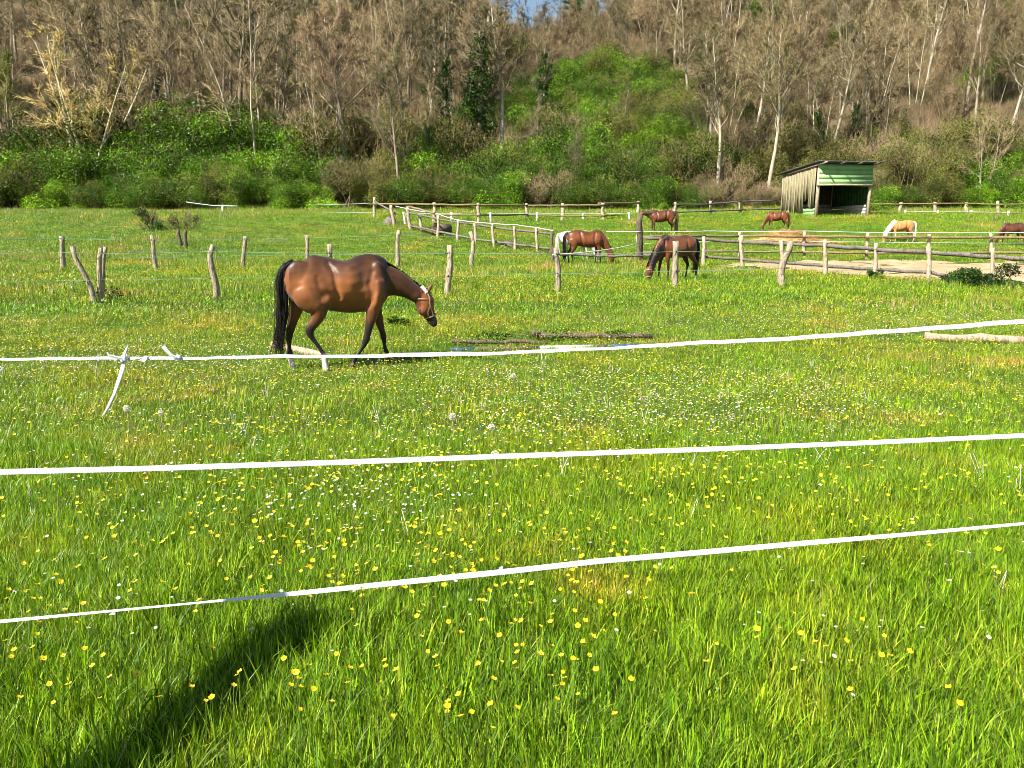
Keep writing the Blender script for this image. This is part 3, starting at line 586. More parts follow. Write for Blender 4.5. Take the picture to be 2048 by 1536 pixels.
# ------------------------------------------------------------------ shed
def depth_of(x, y, z): return y * cp - (z - CAMZ) * sp
sx_, sy_ = at(1630, 433, 57).x, 57.0; sz_ = at(1630, 433, 57).z - .05
TH = R(11)
M['greenpaint'] = plain('green_painted_metal', (.24, .42, .17), .5, .4, .75, 1.5)
M['innergreen'] = plain('shaded_inner_green', (.05, .12, .05), .8, .2, .6, 2)  # green darkened in its colour to stand for the shade inside the shed
M['palewood'] = wood('pale_lichen_plank', (.30, .26, .16), (.19, .165, .10), (.24, .21, .08), 4)
M['roofmetal'] = plain('rusty_roof_sheet', (.13, .13, .13), .6, .4, .5, 2)
M['whiteboard'] = wood('whitewashed_board', (.58, .52, .48), (.42, .36, .33), (.3, .25, .2))
M['darkwood'] = wood('shaded_plank', (.09, .075, .05), (.05, .04, .03))  # back wall colour kept dark to paint in the shaded interior
shed = empty('field_shed', (sx_, sy_, sz_), TH); tag(shed, 'open fronted horse shelter with green painted front and pale plank side below the wood', 'shed')
W_, D_ = 4.3, 4.7
def part(name, material, f, parent=shed, **kw):
    mb = MB(); f(mb); return mb.obj(name, material, parent, **kw)
for (u, v, h) in ((.06, 0, 3.7), (W_ - .06, 0, 3.7), (.06, D_, 3.4), (W_ - .06, D_, 3.4)):
    part('corner_post', M['palepost'], lambda m: m.tube([(u, v, -.3), (u + .02, v, h * .5), (u, v, h)], [.13, .12, .11], 6, rough=.12))
zt = lambda v: 3.72 - .09 * v
bots = [.0, .05, .0, .35, .75, .62, .55, 1.25, 1.30, .70, .78, .95]
bots = [0.55, .5, .55, .35, .3, .35, .28, .32, 1.25, 1.3, .72, .70]
vv = D_
for i, bt in enumerate(bots):              # planks of the left wall from the back to the front
    wpl = (D_ - .25) / len(bots); v0 = D_ - .08 - i * wpl; jl = random.uniform(-.05, .05); tl = random.uniform(-.02, .02) + (.06 if i >= 10 else 0)
    def f(m):
        V = []; 
        for z, off in ((bt + jl, tl), (bt + jl + .03, tl), (zt(v0) - .03, 0)):
            pass
        z0, z1 = bt + jl, zt(v0) - .05; a, b_ = v0 - wpl + .012, v0 - .008; x0 = -.05 + random.uniform(-.015, .015)
        V = [(x0, a + tl, z0), (x0, b_ + tl, z0 + random.uniform(-.15, .15)), (x0 + .03, b_ + tl, z0), (x0 + .03, a + tl, z0), (x0, a, z1), (x0, b_, z1), (x0 + .03, b_, z1), (x0 + .03, a, z1)]
        m.add(V, None, [[0, 3, 2, 1], [4, 5, 6, 7], [0, 1, 5, 4], [1, 2, 6, 5], [2, 3, 7, 6], [3, 0, 4, 7]])
        m.tube([(x0 - .02, (a + b_) / 2, z0 + .1), (x0 - .02, (a + b_) / 2, z1 - .1)], .022, 5)
    part('plank', M['palewood'], f)
for i in range(5):                         # short boards at the back foot of that wall
    part('plank', M['palewood'], lambda m: m.box(-.02, .02, D_ - .3 - i * .3, D_ - .04 - i * .3, -.2, .62 + random.uniform(-.08, .05), jit=.02))
for i in range(3):                         # green sheets at the foot, sagging
    def f(m):
        z = .12 + i * .26
        m.add([(.02, .1, z - .22), (.02, 3.1 - i * .5, z - .3), (.02, 3.0 - i * .5, z - .02), (.02, .1, z + .02), (.06, .1, z - .22), (.06, 3.1 - i * .5, z - .3), (.06, 3.0 - i * .5, z - .02), (.06, .1, z + .02)], None, [[0, 1, 2, 3], [7, 6, 5, 4], [0, 4, 5, 1], [3, 2, 6, 7], [0, 3, 7, 4], [1, 5, 6, 2]])
    part('lower_panel', M['greenpaint'], f)
def corr(m, u0, u1, z0, z1, nrib, yf, vertical=False, amp=.03):      # corrugated sheet facing the front
    N = nrib * 4
    for s_ in (0, 1): pass
    if vertical:
        us = np.linspace(u0, u1, N + 1); V = []
        for z in (z0, z1):
            for k, u in enumerate(us): V.append((u, yf + amp * math.sin(k * math.pi / 2), z))
        m.add(V, None, [[k, k + 1, N + 2 + k, N + 1 + k] for k in range(N)])
    else:
        zs = np.linspace(z0, z1, N + 1); V = []
        for u in (u0, u1):
            for k, z in enumerate(zs): V.append((u, yf + amp * math.sin(k * math.pi / 2), z))
        m.add(V, None, [[k, N + 1 + k, N + 2 + k, k + 1] for k in range(N)])
for i in range(4):
    part('front_panel', M['greenpaint'], lambda m: (m.box(.02, W_ - .02, -.17, -.135, 2.36 + i * .335, 2.36 + i * .335 + .30), m.box(.02, W_ - .02, -.155, -.14, 2.36 + i * .335 + .3, 2.36 + (i + 1) * .335 - .002)))
part('lintel', M['palepost'], lambda m: m.tube([(-.1, -.16, 2.27), (W_ * .5, -.17, 2.29), (W_ + .05, -.16, 2.27)], .085, 6, rough=.15))
for i in range(12):
    part('back_slat', M['darkwood'], lambda m: m.box(.1 + i * .342, .1 + i * .342 + .32, D_ - .08, D_ - .04, .0, 3.25, jit=.015))
for i in range(13):
    part('side_slat', M['innergreen'], lambda m: m.box(W_ - .05, W_ - .01, .16 + i * .34, .16 + i * .34 + .325, .75, zt(i * .34) - .05, jit=.01))
for i in range(4):
    part('inner_board', M['whiteboard'], lambda m: m.box(.15, W_ - .15, D_ - .20, D_ - .16, .02 + i * .27, .26 + i * .27, jit=.02))
    part('inner_board', M['whiteboard'], lambda m: m.box(W_ - .13, W_ - .09, .2, D_ - .25, .02 + i * .23, .22 + i * .23, jit=.02))
part('centre_post', M['oldpost'], lambda m: m.tube([(1.5, 2.4, -.2), (1.52, 2.4, 3.5)], .07, 6, rough=.1))
def f(m):
    us = np.linspace(-.35, W_ + .55, 4 * 26 + 1); V = []
    for dz in (0, -.025):
        for v in (-.6, D_ + .35):
            for k, u in enumerate(us): V.append((u, v, zt(v) + .12 + .035 * math.sin(k * math.pi / 2) + dz))
    n_ = len(us); m.add(V, None, [[k, k + 1, n_ + k + 1, n_ + k] for k in range(n_ - 1)] + [[2 * n_ + k, 3 * n_ + k, 3 * n_ + k + 1, 2 * n_ + k + 1] for k in range(n_ - 1)] + [[k, 2 * n_ + k, 2 * n_ + k + 1, k + 1] for k in range(n_ - 1)])
part('roof', M['roofmetal'], f)
for u in (.1, 1.5, 2.9, W_ - .1):
    part('rafter', M['oldpost'] if u > .2 else M['palepost'], lambda m: m.tube([(u, -.85, zt(-.85) + .0), (u, D_ + .25, zt(D_ + .25) + .0)], .07, 4))

# ------------------------------------------------------------------ posts, rails, wires
def post(px1, py1, px0, py0, wpx, material, name='fence_post', label=None, cat='fence post', group=None, parent=None, Y=None, sink=.15, crook=.35, origin=None, extra=0):
    x, y = gp(px0, py0) if Y is None else (at(px0, py0, Y).x, Y)
    z = g(x, y); t = at(px1, py1, y); h = t.z - z; r = wpx / 2 * depth_of(x, y, z) / F
    b0 = Vector((x, y, z)); t = Vector((t.x, y, t.z)); o0 = origin or b0; pts = []; rs = []
    n_ = 7; ph = random.random() * 6; 
    for k in range(n_):
        f = k / (n_ - 1); p = (b0 + Vector((0, 0, -sink))).lerp(t, f); p.x += math.sin(ph + f * 5) * r * crook * (f > 0) * (f < 1); p.y += math.cos(ph * 2 + f * 4) * r * crook
        pts.append(p - o0); rs.append(r * (1.12 - .2 * f) * random.uniform(.92, 1.06))
    mb = MB(); mb.tube(np.array(pts), rs, 7, rough=.22)
    o = mb.obj(name, material, parent)
    if parent is None: o.location = o0; tag(o, label, cat, group)
    return o, (x, y, z, h, r)
POSTS = {}
def wpost(key, x1, y1, x0, y0, w_, mt, label, ins=(), **kw):
    o, inf = post(x1, y1, x0, y0, w_, M[mt], label=label, group='posts of the wire fences', **kw); POSTS[key] = inf
    for py in ins:
        f = (y0 - py) / (y0 - y1); px = x0 + (x1 - x0) * f; p = at(px, py, inf[1]) - Vector(inf[:3]); r = inf[4]
        mb = MB(); mb.tube([(p.x - r * 1.35, p.y, p.z), (p.x + r * 1.35, p.y, p.z)], .02, 6); mb.tube([(p.x, p.y - r * 1.1, p.z - .015), (p.x, p.y - r * 1.1, p.z + .03)], .016, 6)
        mb.obj('insulator', M['insul'], o)
    return o
wpost('n1', 146, 492, 191, 610, 10, 'post', 'thin grey post leaning strongly left, forming a V with the split post beside it', (505, 562), crook=.8)
wpost('n2', 202, 496, 197, 608, 10, 'post', 'front half of the split grey post pair at left with dark crack', (560, 585))
wpost('n2b', 210, 494, 202, 600, 8, 'post', 'rear thinner post behind the split grey post at left', (507,))
wpost('n3', 427, 490, 427, 600, 12, 'post', 'crooked knobbly grey post behind the tail of the walking bay horse', (503, 556), crook=1.0)
wpost('n4', 659, 488, 661, 596, 10, 'post', 'post top showing just above the croup of the walking bay horse', (506,))
wpost('n5', 899, 490, 896, 590, 13, 'post', 'thick weathered post just right above the head of the walking bay horse', (506, 552))
wpost('n6', 1112, 495, 1117, 583, 11, 'post', 'grey post in front of the hindquarters of the grazing bay and white horses', (508, 547))
wpost('n7', 1351, 482, 1351, 577, 13, 'post', 'square grey post standing in front of the grazing haltered bay horse', (503, 542), crook=.15)
wpost('n8', 1562, 480, 1566, 560, 8, 'palepost', 'straight pale post behind the gnarled leaning post near the sand arena', ())
wpost('n8b', 1580, 482, 1563, 575, 13, 'post', 'gnarled forked post leaning right beside the sand arena', (536,), crook=.9)
wpost('f1', 124, 472, 126, 542, 10, 'post', 'first post of the rear wire fence counted from the left edge', (477, 516))
wpost('f2', 303, 470, 314, 541, 8, 'post', 'left leaning post of the rear wire fence right of the dark fir sapling', (480, 515))
wpost('f3', 491, 472, 486, 537, 8, 'post', 'right leaning post of the rear wire fence above the croup of the walking horse', (478, 511))
wpost('f4', 613, 470, 618, 534, 7, 'post', 'slim post whose top shows above the back of the walking bay horse', (500,))
wpost('f5', 798, 461, 793, 535, 9, 'post', 'tall grey post above the neck of the walking bay horse', (470, 507))
wpost('f6', 940, 463, 948, 532, 8, 'post', 'bent post of the rear wire fence right of the thick weathered post', (505,), crook=1.0)
wpost('s1', 357, 458, 361, 495, 7, 'oldpost', 'short dark stump left of a pair behind the rear wire fence', ())
wpost('s2', 371, 460, 371, 497, 7, 'oldpost', 'short brown stump right of a pair behind the rear wire fence', ())
wpost('d1', 1104, 464, 1105, 527, 7, 'oldpost', 'dark brown post in front of the white horse, end of the descending rail fence', (470,))
wpost('b1', 1279, 430, 1277, 522, 13, 'oldpost', 'tall thick dark post in front of the head of the standing brown horse', (463, 487))
wpost('b2', 1276, 468, 1283, 521, 8, 'palepost', 'slender pale post tied to the front of the tall dark post', (), )
def strand(name, pts, mt, r, label, cat='fence wire', group='electric fence strands', sag=.02, flat=False):
    P = []
    for a, b_ in zip(pts[:-1], pts[1:]):
        L = (b_ - a).length
        for k in range(6): f = k / 6; q = a.lerp(b_, f); q.z -= 4 * f * (1 - f) * sag * L / 4; P.append(q)
    P.append(pts[-1]); mb = MB(); o0 = pts[0]
    mb.tube(np.array([p - o0 for p in P]), r, 4); o = mb.obj(name, M[mt]); o.location = o0; tag(o, label, cat, group); return o
def wp(px, py, key=None, Y=None):
    if key: i = POSTS[key]; Y = i[1] - i[4] * 1.15
    return at(px, py, Y)
Yn = lambda k: POSTS[k][1] - POSTS[k][4] * 1.15
strand('fence_wire', [wp(-60, 507, Y=17.5), wp(149, 505, 'n1'), wp(206, 507, 'n2'), wp(427, 503, 'n3'), wp(659, 506, 'n4'), wp(899, 506, 'n5'), wp(1113, 508, 'n6'), wp(1351, 503, 'n7'), wp(1576, 503, 'n8b')], 'wire_green', .006, 'upper pale green strand along the nearer row of grey posts')
strand('fence_wire', [wp(-60, 562, Y=17.5), wp(172, 561, 'n1'), wp(199, 560, 'n2'), wp(427, 556, 'n3'), wp(660, 554, 'n4'), wp(897, 552, 'n5'), wp(1115, 547, 'n6'), wp(1351, 542, 'n7'), wp(1569, 536, 'n8b')], 'wire_green', .006, 'lower pale green strand along the nearer row of grey posts')
strand('fence_wire', [wp(-60, 475, Y=26), wp(124, 477, 'f1'), wp(304, 480, 'f2'), wp(490, 478, 'f3'), wp(614, 475, 'f4'), wp(797, 470, 'f5'), wp(941, 474, 'f6')], 'wire_green', .006, 'upper green strand along the rear row of posts')
strand('fence_wire', [wp(-60, 508, Y=26), wp(125, 516, 'f1'), wp(310, 515, 'f2'), wp(488, 511, 'f3'), wp(616, 509, 'f4'), wp(795, 507, 'f5'), wp(944, 506, 'f6'), wp(1104, 507, 'd1')], 'wire_green', .006, 'lower green strand along the rear row of posts')
M['wire_w2'] = M['wire_white']
strand('fence_tape', [wp(1105, 510, 'n6'), wp(1274, 487, 'b1')], 'wire_white', .018, 'white tape running up right from behind the grazing bay to the tall dark post')
strand('fence_tape', [wp(1213, 463, Y=POSTS['b1'][1]), wp(1279, 463, 'b1'), wp(1420, 462, Y=39), wp(1610, 462, Y=38.5), wp(1860, 465, Y=38.5), wp(2120, 464, Y=38.5)], 'wire_white', .014, 'long white tape line crossing below the hay pile and the horses in the back paddock')
strand('fence_wire', [wp(1283, 487, Y=37), wp(1483, 480, Y=38), wp(1735, 484, Y=38), wp(2120, 486, Y=38)], 'wire_white', .008, 'second thin white strand between the rails of the arena fence', sag=.01)

def fence(name, label, posts_, rails, pm, rm, pw=7, rw=.05, group=None, Yoff=0):
    x, y = gp(*posts_[0][2:4]); root = empty(name, (x, y, g(x, y))); tag(root, label, 'fence', group); o0 = Vector(root.location); info = []
    for p in posts_:
        o, inf = post(*p[:4], p[4] if len(p) > 4 else pw, M[pm], parent=root, origin=o0, name='post', crook=.3); info.append((p[2], inf[1]))
    info.sort()
    yat = lambda px: float(np.interp(px, [i[0] for i in info], [i[1] for i in info]))
    def ext(px):
        if len(info) > 1 and (px > info[-1][0] or px < info[0][0]):
            (a, ya), (b_, yb) = (info[-2], info[-1]) if px > info[-1][0] else (info[0], info[1])
            return float(np.clip(ya + (yb - ya) * (px - a) / (b_ - a), min(ya, yb) - 3, max(ya, yb) + 3))
        return yat(px)
    for rl in rails:
        pts, side, rr = rl[0], rl[1], (rl[2] if len(rl) > 2 else rw)
        for (a, b_) in zip(pts[:-1], pts[1:]):
            A = at(a[0] - 3, a[1], ext(a[0]) + side); B = at(b_[0] + 3, b_[1], ext(b_[0]) + side); n_ = 5
            P = [A.lerp(B, k / n_) - o0 + Vector((0, random.uniform(-.01, .01), random.uniform(-.02, .02) * (0 < k < n_))) for k in range(n_ + 1)]
            mb = MB(); mb.tube(np.array(P), rr * 1.25 * random.uniform(.9, 1.1), 6, rough=.2); mb.obj('rail', M[rl[3] if len(rl) > 3 else rm], root)
    return root
fence('rail_fence', 'brown two rail fence along the foot of the wood left of the standing brown horse',
      [(749, 394, 749, 436, 6), (868, 405, 869, 446, 7), (956, 406, 957, 448, 7), (1053, 407, 1055, 438, 6), (1125, 406, 1125, 441, 7), (1206, 406, 1206, 441, 7), (1276, 403, 1276, 430, 7)],
      [([(749, 408), (869, 409), (957, 410), (1054, 411), (1125, 411), (1206, 410)], -.1, .055), ([(1200, 407), (1276, 406)], -.1, .06), ([(869, 429), (957, 431), (1054, 429), (1125, 432), (1206, 432), (1276, 428)], -.1, .045)], 'palepost', 'rail')
fence('rail_fence', 'grey two rail fence in the dark bushes between the standing brown horse and the shed',
      [(1350, 404, 1351, 436, 6), (1421, 402, 1423, 432, 6), (1480, 402, 1481, 430, 7)],
      [([(1351, 409), (1422, 408), (1481, 403), (1550, 401)], -.1, .045), ([(1290, 424), (1351, 424), (1422, 422), (1481, 420), (1560, 418)], -.1, .045)], 'palepost', 'greyrail')
fence('rail_fence', 'brown two rail fence along the wood right of the shed',
      [(1801, 405, 1801, 430, 7), (1870, 404, 1870, 430, 7), (1934, 405, 1933, 431, 7), (1996, 402, 1995, 433, 6), (2070, 403, 2070, 433, 6)],
      [([(1740, 408), (1801, 408), (1870, 407), (1934, 407), (1996, 409), (2070, 408)], -.1, .04), ([(1740, 424), (1801, 424), (1870, 424), (1934, 425), (1996, 426), (2070, 427)], -.1, .035)], 'palepost', 'rail')
fence('rail_fence', 'descending rail fence of short posts running from the wood corner towards the grazing horses',
      [(782, 410, 789, 451, 6), (815, 413, 822, 459, 7), (840, 428, 844, 463, 6), (876, 430, 876, 478, 6), (916, 438, 916, 483, 6), (950, 443, 951, 489, 6), (985, 448, 988, 495, 6), (1029, 452, 1030, 500, 6), (1073, 456, 1074, 505, 6)],
      [([(752, 402), (789, 428)], .1, .05, 'greyrail'), ([(815, 424), (876, 438), (951, 450), (1030, 460), (1105, 468)], .12, .045, 'greyrail'), ([(822, 413), (866, 427)], .12, .05, 'rail'), ([(822, 452), (876, 463), (951, 478), (1030, 488), (1105, 498)], .12, .05, 'greyrail')], 'palepost', 'greyrail')
fence('arena_fence', 'far side rail fence of the sand arena with straight level rails',
      [(1408, 471, 1408, 521, 8), (1479, 463, 1479, 517, 7), (1609, 463, 1609, 518, 7), (1735, 465, 1735, 520, 7), (1859, 468, 1859, 521, 7), (1982, 466, 1982, 522, 7), (2110, 468, 2110, 524, 7)],
      [([(1290, 474), (1408, 472), (1479, 472), (1609, 473), (1735, 474), (1859, 475), (1982, 475), (2110, 476)], -.14, .05), ([(1290, 505), (1408, 502), (1479, 503), (1609, 504), (1735, 506), (1859, 506), (1982, 505), (2110, 507)], -.14, .045)], 'palepost', 'rail')
fence('arena_fence', 'near side fence of the sand arena with sagging grey boards',
      [(1407, 473, 1408, 535, 8), (1483, 470, 1484, 536, 8), (1650, 479, 1651, 553, 8), (1752, 486, 1750, 556, 8), (1857, 491, 1858, 565, 9), (1986, 496, 1984, 570, 8), (2100, 500, 2100, 575, 8)],
      [([(1290, 476), (1408, 479), (1484, 485), (1570, 488), (1651, 491), (1752, 499), (1858, 504), (1984, 514), (2100, 520)], .1, .06), ([(1290, 510), (1408, 514), (1484, 519), (1570, 526), (1651, 532), (1752, 539), (1858, 545), (1910, 553)], .1, .05), ([(1110, 507), (1190, 512), (1283, 512)], .1, .05)], 'palepost', 'greyrail')
mb = MB()
# thin white plastic posts with a white line along the wood
WP = [(807, 424, 811, 448), (903, 425, 903, 446), (981, 425, 982, 447), (1074, 424, 1074, 443), (1165, 425, 1168, 441), (1257, 424, 1260, 440), (1341, 422, 1342, 433), (1424, 421, 1425, 432)]
WP2 = [(1811, 420, 1809, 431), (1876, 421, 1875, 431), (1943, 421, 1942, 431), (2018, 422, 2016, 433)]
for grp, lab in ((WP, 'short white plastic post in the row left of the shed, %s from the left'), (WP2, 'short white plastic post in the row right of the shed, %s from the shed')):
    Ps = []
    for i, p in enumerate(grp):
        o, inf = post(*p, 4.2, M['whiteplastic'], name='plastic_post', label=lab % ['first', 'second', 'third', 'fourth', 'fifth', 'sixth', 'seventh', 'eighth'][i], group='white plastic posts along the wood', crook=.05); Ps.append(at(p[0], p[1] + 2.5, inf[1] - .05))
    strand('fence_wire', Ps, 'wire_white', .010, 'thin white line on the plastic posts %s' % ('left of the shed' if grp is WP else 'right of the shed'), sag=.01)
strand('fence_tape', [wp(790, 412, Y=50), wp(876, 428, Y=47), wp(915, 440, Y=44.5), wp(986, 447, Y=42), wp(1030, 449, Y=40), wp(1074, 455, Y=38), wp(1106, 461, Y=36.5)], 'wire_white', .017, 'white tape dipping from the wood corner down along the descending rail fence', sag=.03)
strand('fence_tape', [wp(372, 404, Y=66), wp(425, 411, Y=66), wp(475, 412, Y=66)], 'wire_white', .03, 'short white tape piece against the bushes at left', sag=.02)
o, _ = post(445, 412, 445, 428, 3.5, M['whiteplastic'], name='plastic_post', label='lone white stake below the short white tape at left', Y=66, crook=.05)
strand('fence_wire', [wp(620, 410, Y=60), wp(749, 406, Y=56)], 'wire_white', .008, 'upper pale wire running left from the fence corner post', sag=.01)
strand('fence_wire', [wp(640, 424, Y=60), wp(749, 425, Y=56)], 'wire_white', .006, 'lower pale wire running left from the fence corner post', sag=.01)

# ------------------------------------------------------------------ logs, stones, debris
def lumpy_log(name, p0, p1, r, mt, label, cat='log', group=None, mid=0):
    o0 = Vector(p0); P = np.array([Vector(p0).lerp(Vector(p1), k / 8) - o0 + Vector((0, random.uniform(-.03, .03), random.uniform(-.02, .02) + mid * math.sin(k / 8 * 3.14))) for k in range(9)])
    mb = MB(); mb.tube(P, [r * random.uniform(.8, 1.15) for _ in range(9)], 9, rough=.25); o = mb.obj(name, M[mt]); o.location = o0; tag(o, label, cat, group); return o
def gpt(px, py, dz=0): x, y = gp(px, py); return (x, y, g(x, y) + dz)
lumpy_log('fallen_log', gpt(548, 694, .03), gpt(655, 716, .02), .065, 'log', 'bleached log lying in the grass behind the hind legs of the walking bay horse')
lumpy_log('fallen_log', gpt(1850, 684, .08), gpt(2075, 690, .07), .075, 'log', 'bleached knotty log lying in the grass at the right edge')
lumpy_log('rotten_log', gpt(1085, 684, .12), gpt(1305, 680, .06), .042, 'oldpost', 'dark rotten log lying behind the blue and white jump pole')
lumpy_log('rotten_log', gpt(905, 693, .08), gpt(1095, 690, .04), .036, 'oldpost', 'low brown rotten plank lying right of the walking horse')
lumpy_log('tree_root', gpt(1068, 682, .14), gpt(1100, 684, .06), .07, 'oldpost', 'dark stubby root stump on top of the rotten log', 'stump')
M['bluepaint'] = plain('faded_blue_paint', (.05, .11, .27), .6, .3, .5, 9); M['whitepaint'] = plain('old_white_paint', (.72, .68, .62), .6, .3, .6, 9)
pa, pb = Vector(gpt(900, 702, .015)), Vector(gpt(1310, 693, .02)); pole = empty('jump_pole', pa); tag(pole, 'faded jump pole with remnants of blue and white paint lying under the top tape', 'pole')
for a, b_, c_ in ((0, .12, 'bluepaint'), (.12, .43, 'oldpost'), (.43, .69, 'whitepaint'), (.69, .78, 'oldpost'), (.78, .93, 'bluepaint'), (.93, 1.0, 'oldpost')):
    mb = MB(); mb.tube(np.array([(pb - pa) * (a + (b_ - a) * k / 3) for k in range(4)]), .036, 10); mb.obj('painted_band', M[c_], pole, True)
def rock(px, py, wpx, hpx, mt, label, name, cat):
    x, y = gp(px, py); z = g(x, y); s_ = depth_of(x, y, z) / F; mb = MB(); V = []; n1, n2 = 10, 6
    for i in range(n2):
        ph = i / (n2 - 1) * math.pi / 2 * 1.15 - .15
        for j in range(n1):
            a = j / n1 * 6.283; q = 1 + .35 * (random.random() - .5); V.append((math.cos(a) * math.cos(ph) * wpx / 2 * s_ * q, math.sin(a) * math.cos(ph) * wpx / 2.6 * s_ * q, math.sin(ph) * hpx * s_ * q))
    Q = [[i * n1 + j, i * n1 + (j + 1) % n1, (i + 1) * n1 + (j + 1) % n1, (i + 1) * n1 + j] for i in range(n2 - 1) for j in range(n1)]
    mb.add(V, None, Q); o = mb.obj(name, M[mt]); o.location = (x, y, z - .02); tag(o, label, cat); return o
rock(1018, 494, 40, 12, 'greyrail', 'beige stone lying against the descending rail fence left of the white horse', 'field_stone', 'stone')
rock(780, 449, 26, 16, 'greyrail', 'pale root stump behind the top corner of the descending fence', 'root_stump', 'stump')
# hollow log lying behind the fence
x, y = gp(885, 470); mb = MB(); th = np.arange(10) * .6283; V = []
for yy, r in ((-.5, .42), (.45, .36), (.45, .26), (-.5, .3)): V += [(r * math.cos(a) * 1.1, yy, .36 + r * math.sin(a) * .85 + random.uniform(-.02, .02)) for a in th]
mb.add(V, None, [[k * 10 + i, k * 10 + (i + 1) % 10, ((k + 1) % 4) * 10 + (i + 1) % 10, ((k + 1) % 4) * 10 + i] for k in range(4) for i in range(10)])
o = mb.obj('hollow_log', M['oldpost']); o.location = (x, y, g(x, y)); o.rotation_euler = (0, 0, R(-55)); tag(o, 'dark hollow log lying behind the descending rail fence', 'log')
lumpy_log('fallen_branch', gpt(825, 458, .15), gpt(872, 470, .15), .09, 'oldpost', 'dark fallen branch lying left of the hollow log', 'branch')
# hay pile
x, y = gp(1575, 486); z = g(x, y); mb = MB(); N = 5200; u = np.random.normal(0, 1, (N, 2)); r2 = (u ** 2).sum(1); P = np.stack([u[:, 0] * 1.1, u[:, 1] * .75, .70 * np.exp(-r2 * .55) * np.random.uniform(.6, 1.05, N)], 1)
D = np.random.normal(0, 1, (N, 3)); D[:, 2] *= .35; mb.spikes(P, D, np.random.uniform(.15, .5, N), .013, np.array([.42, .24, .075]) * np.random.uniform(.35, 1.6, (N, 1)))
hp = empty('hay_pile', (x, y, z)); tag(hp, 'loose heap of orange straw in front of the chestnut horse', 'hay pile')
mb.obj('loose_straw', M['straw'], hp)['kind'] = 'stuff'
m2 = MB(); th = np.linspace(0, 6.283, 24, endpoint=False); V = []
for k in range(6):
    rr = k / 5 * 1.6
    for a in th: V.append((math.cos(a) * rr * 1.3, math.sin(a) * rr * .8, 62e-2 * math.exp(-rr * rr * .5) - .05 + random.uniform(-.03, .03)))
m2.add(V, None, [[k * 24 + i, k * 24 + (i + 1) % 24, (k + 1) * 24 + (i + 1) % 24, (k + 1) * 24 + i] for k in range(5) for i in range(24)], (.42, .29, .12)); m2.obj('mound', M['straw'], hp)

# small plants of the meadow
def small_bush(px, py, h, rd, cols, label, name='small_bush', cat='bush', nl=1800, ls=(.04, .1)):
    x, y = gp(px, py); st, fo = bush(rg, h, rd, nl, cols, ls, 9, (.16, .11, .06), 120); plant_tree((st, fo), x, y, 1, label, cat, None, name, ('stem', 'foliage'))
small_bush(297, 462, 1.75, .95, [(.03, .07, .015), (.045, .09, .02)], 'dark green fir sapling in the far meadow left of the two stumps', 'fir_sapling', nl=2600, ls=(.06, .13))
small_bush(345, 460, 1.2, .6, [(.10, .10, .04)], 'thin twiggy shrub just behind the left of the two stumps', nl=900)
small_bush(385, 460, 1.25, .7, [(.11, .10, .045)], 'sparse brownish shrub behind the right of the two stumps', nl=1000)
small_bush(228, 605, .42, .26, [(.02, .045, .012)], 'tiny dark leaved shrub right of the leaning grey posts', nl=260, ls=(.03, .07))
small_bush(1985, 577, .75, 1.2, [(.03, .07, .015), (.05, .10, .02)], 'dark ivy like bush at the near edge of the sand arena, rightmost large one', nl=4500)
small_bush(1935, 572, .6, .75, [(.03, .07, .015), (.05, .09, .02)], 'dark low bush at the near edge of the sand arena beside the larger one', nl=2400)
small_bush(1752, 559, .38, .35, [(.04, .08, .015)], 'small dark weed clump at the foot of an arena fence post', nl=700)
small_bush(1100, 682, .24, .45, [(.05, .11, .015)], 'leafy green weeds growing over the rotten log', 'weed_clump', 'weeds', nl=420, ls=(.03, .055))
small_bush(985, 684, .2, .4, [(.05, .12, .015)], 'low green weeds between the rotten planks right of the walking horse', 'weed_clump', 'weeds', nl=420, ls=(.03, .055))
small_bush(1220, 680, .2, .45, [(.05, .11, .015)], 'low green weeds above the blue end of the jump pole', 'weed_clump', 'weeds', nl=420, ls=(.03, .055))
small_bush(805, 655, .30, .28, [(.12, .22, .02)], 'taller bright green tuft below the neck of the walking bay horse', 'grass_clump', 'grass tuft', nl=800, ls=(.04, .12))
# dandelion clocks
def clock(rng, h, r):
    mb = MB(); mb.tube([(0, 0, 0), (.01, 0, h * .5), (0, .01, h)], .0025, 4, (.35, .28, .15)); d = rng.normal(size=(110, 3)); d /= np.linalg.norm(d, axis=1)[:, None]
    mb.spikes(np.tile([0, .01, h], (110, 1)), d, r, .0009, (.6, .58, .5)); mb.leaves(np.array([0, .01, h]) + d * r, .011, (.7, .69, .64), 0, rng, .9); return mb.mesh('dandelion_clock', M['flower'])
ck = [clock(rg, .2, .02), clock(rg, .24, .023)]
for i, (px, py, lb) in enumerate([(990, 975, 'fluffy white dandelion clock just below the middle white tape'), (905, 900, 'pale dandelion clock above the middle tape left of centre'), (983, 912, 'small dandelion clock above the middle tape near the centre'), (258, 880, 'left dandelion clock of a pair below the hanging tape end'), (325, 878, 'right dandelion clock of a pair below the hanging tape end'), (1027, 800, 'dandelion clock on two pale crossed stalks in the middle meadow')]):
    x, y = gp(px, py); q = mobj('dandelion_clock', ck[i % 2], None, (x, y, g(x, y)), 0, 1.15); tag(q, lb, 'dandelion')
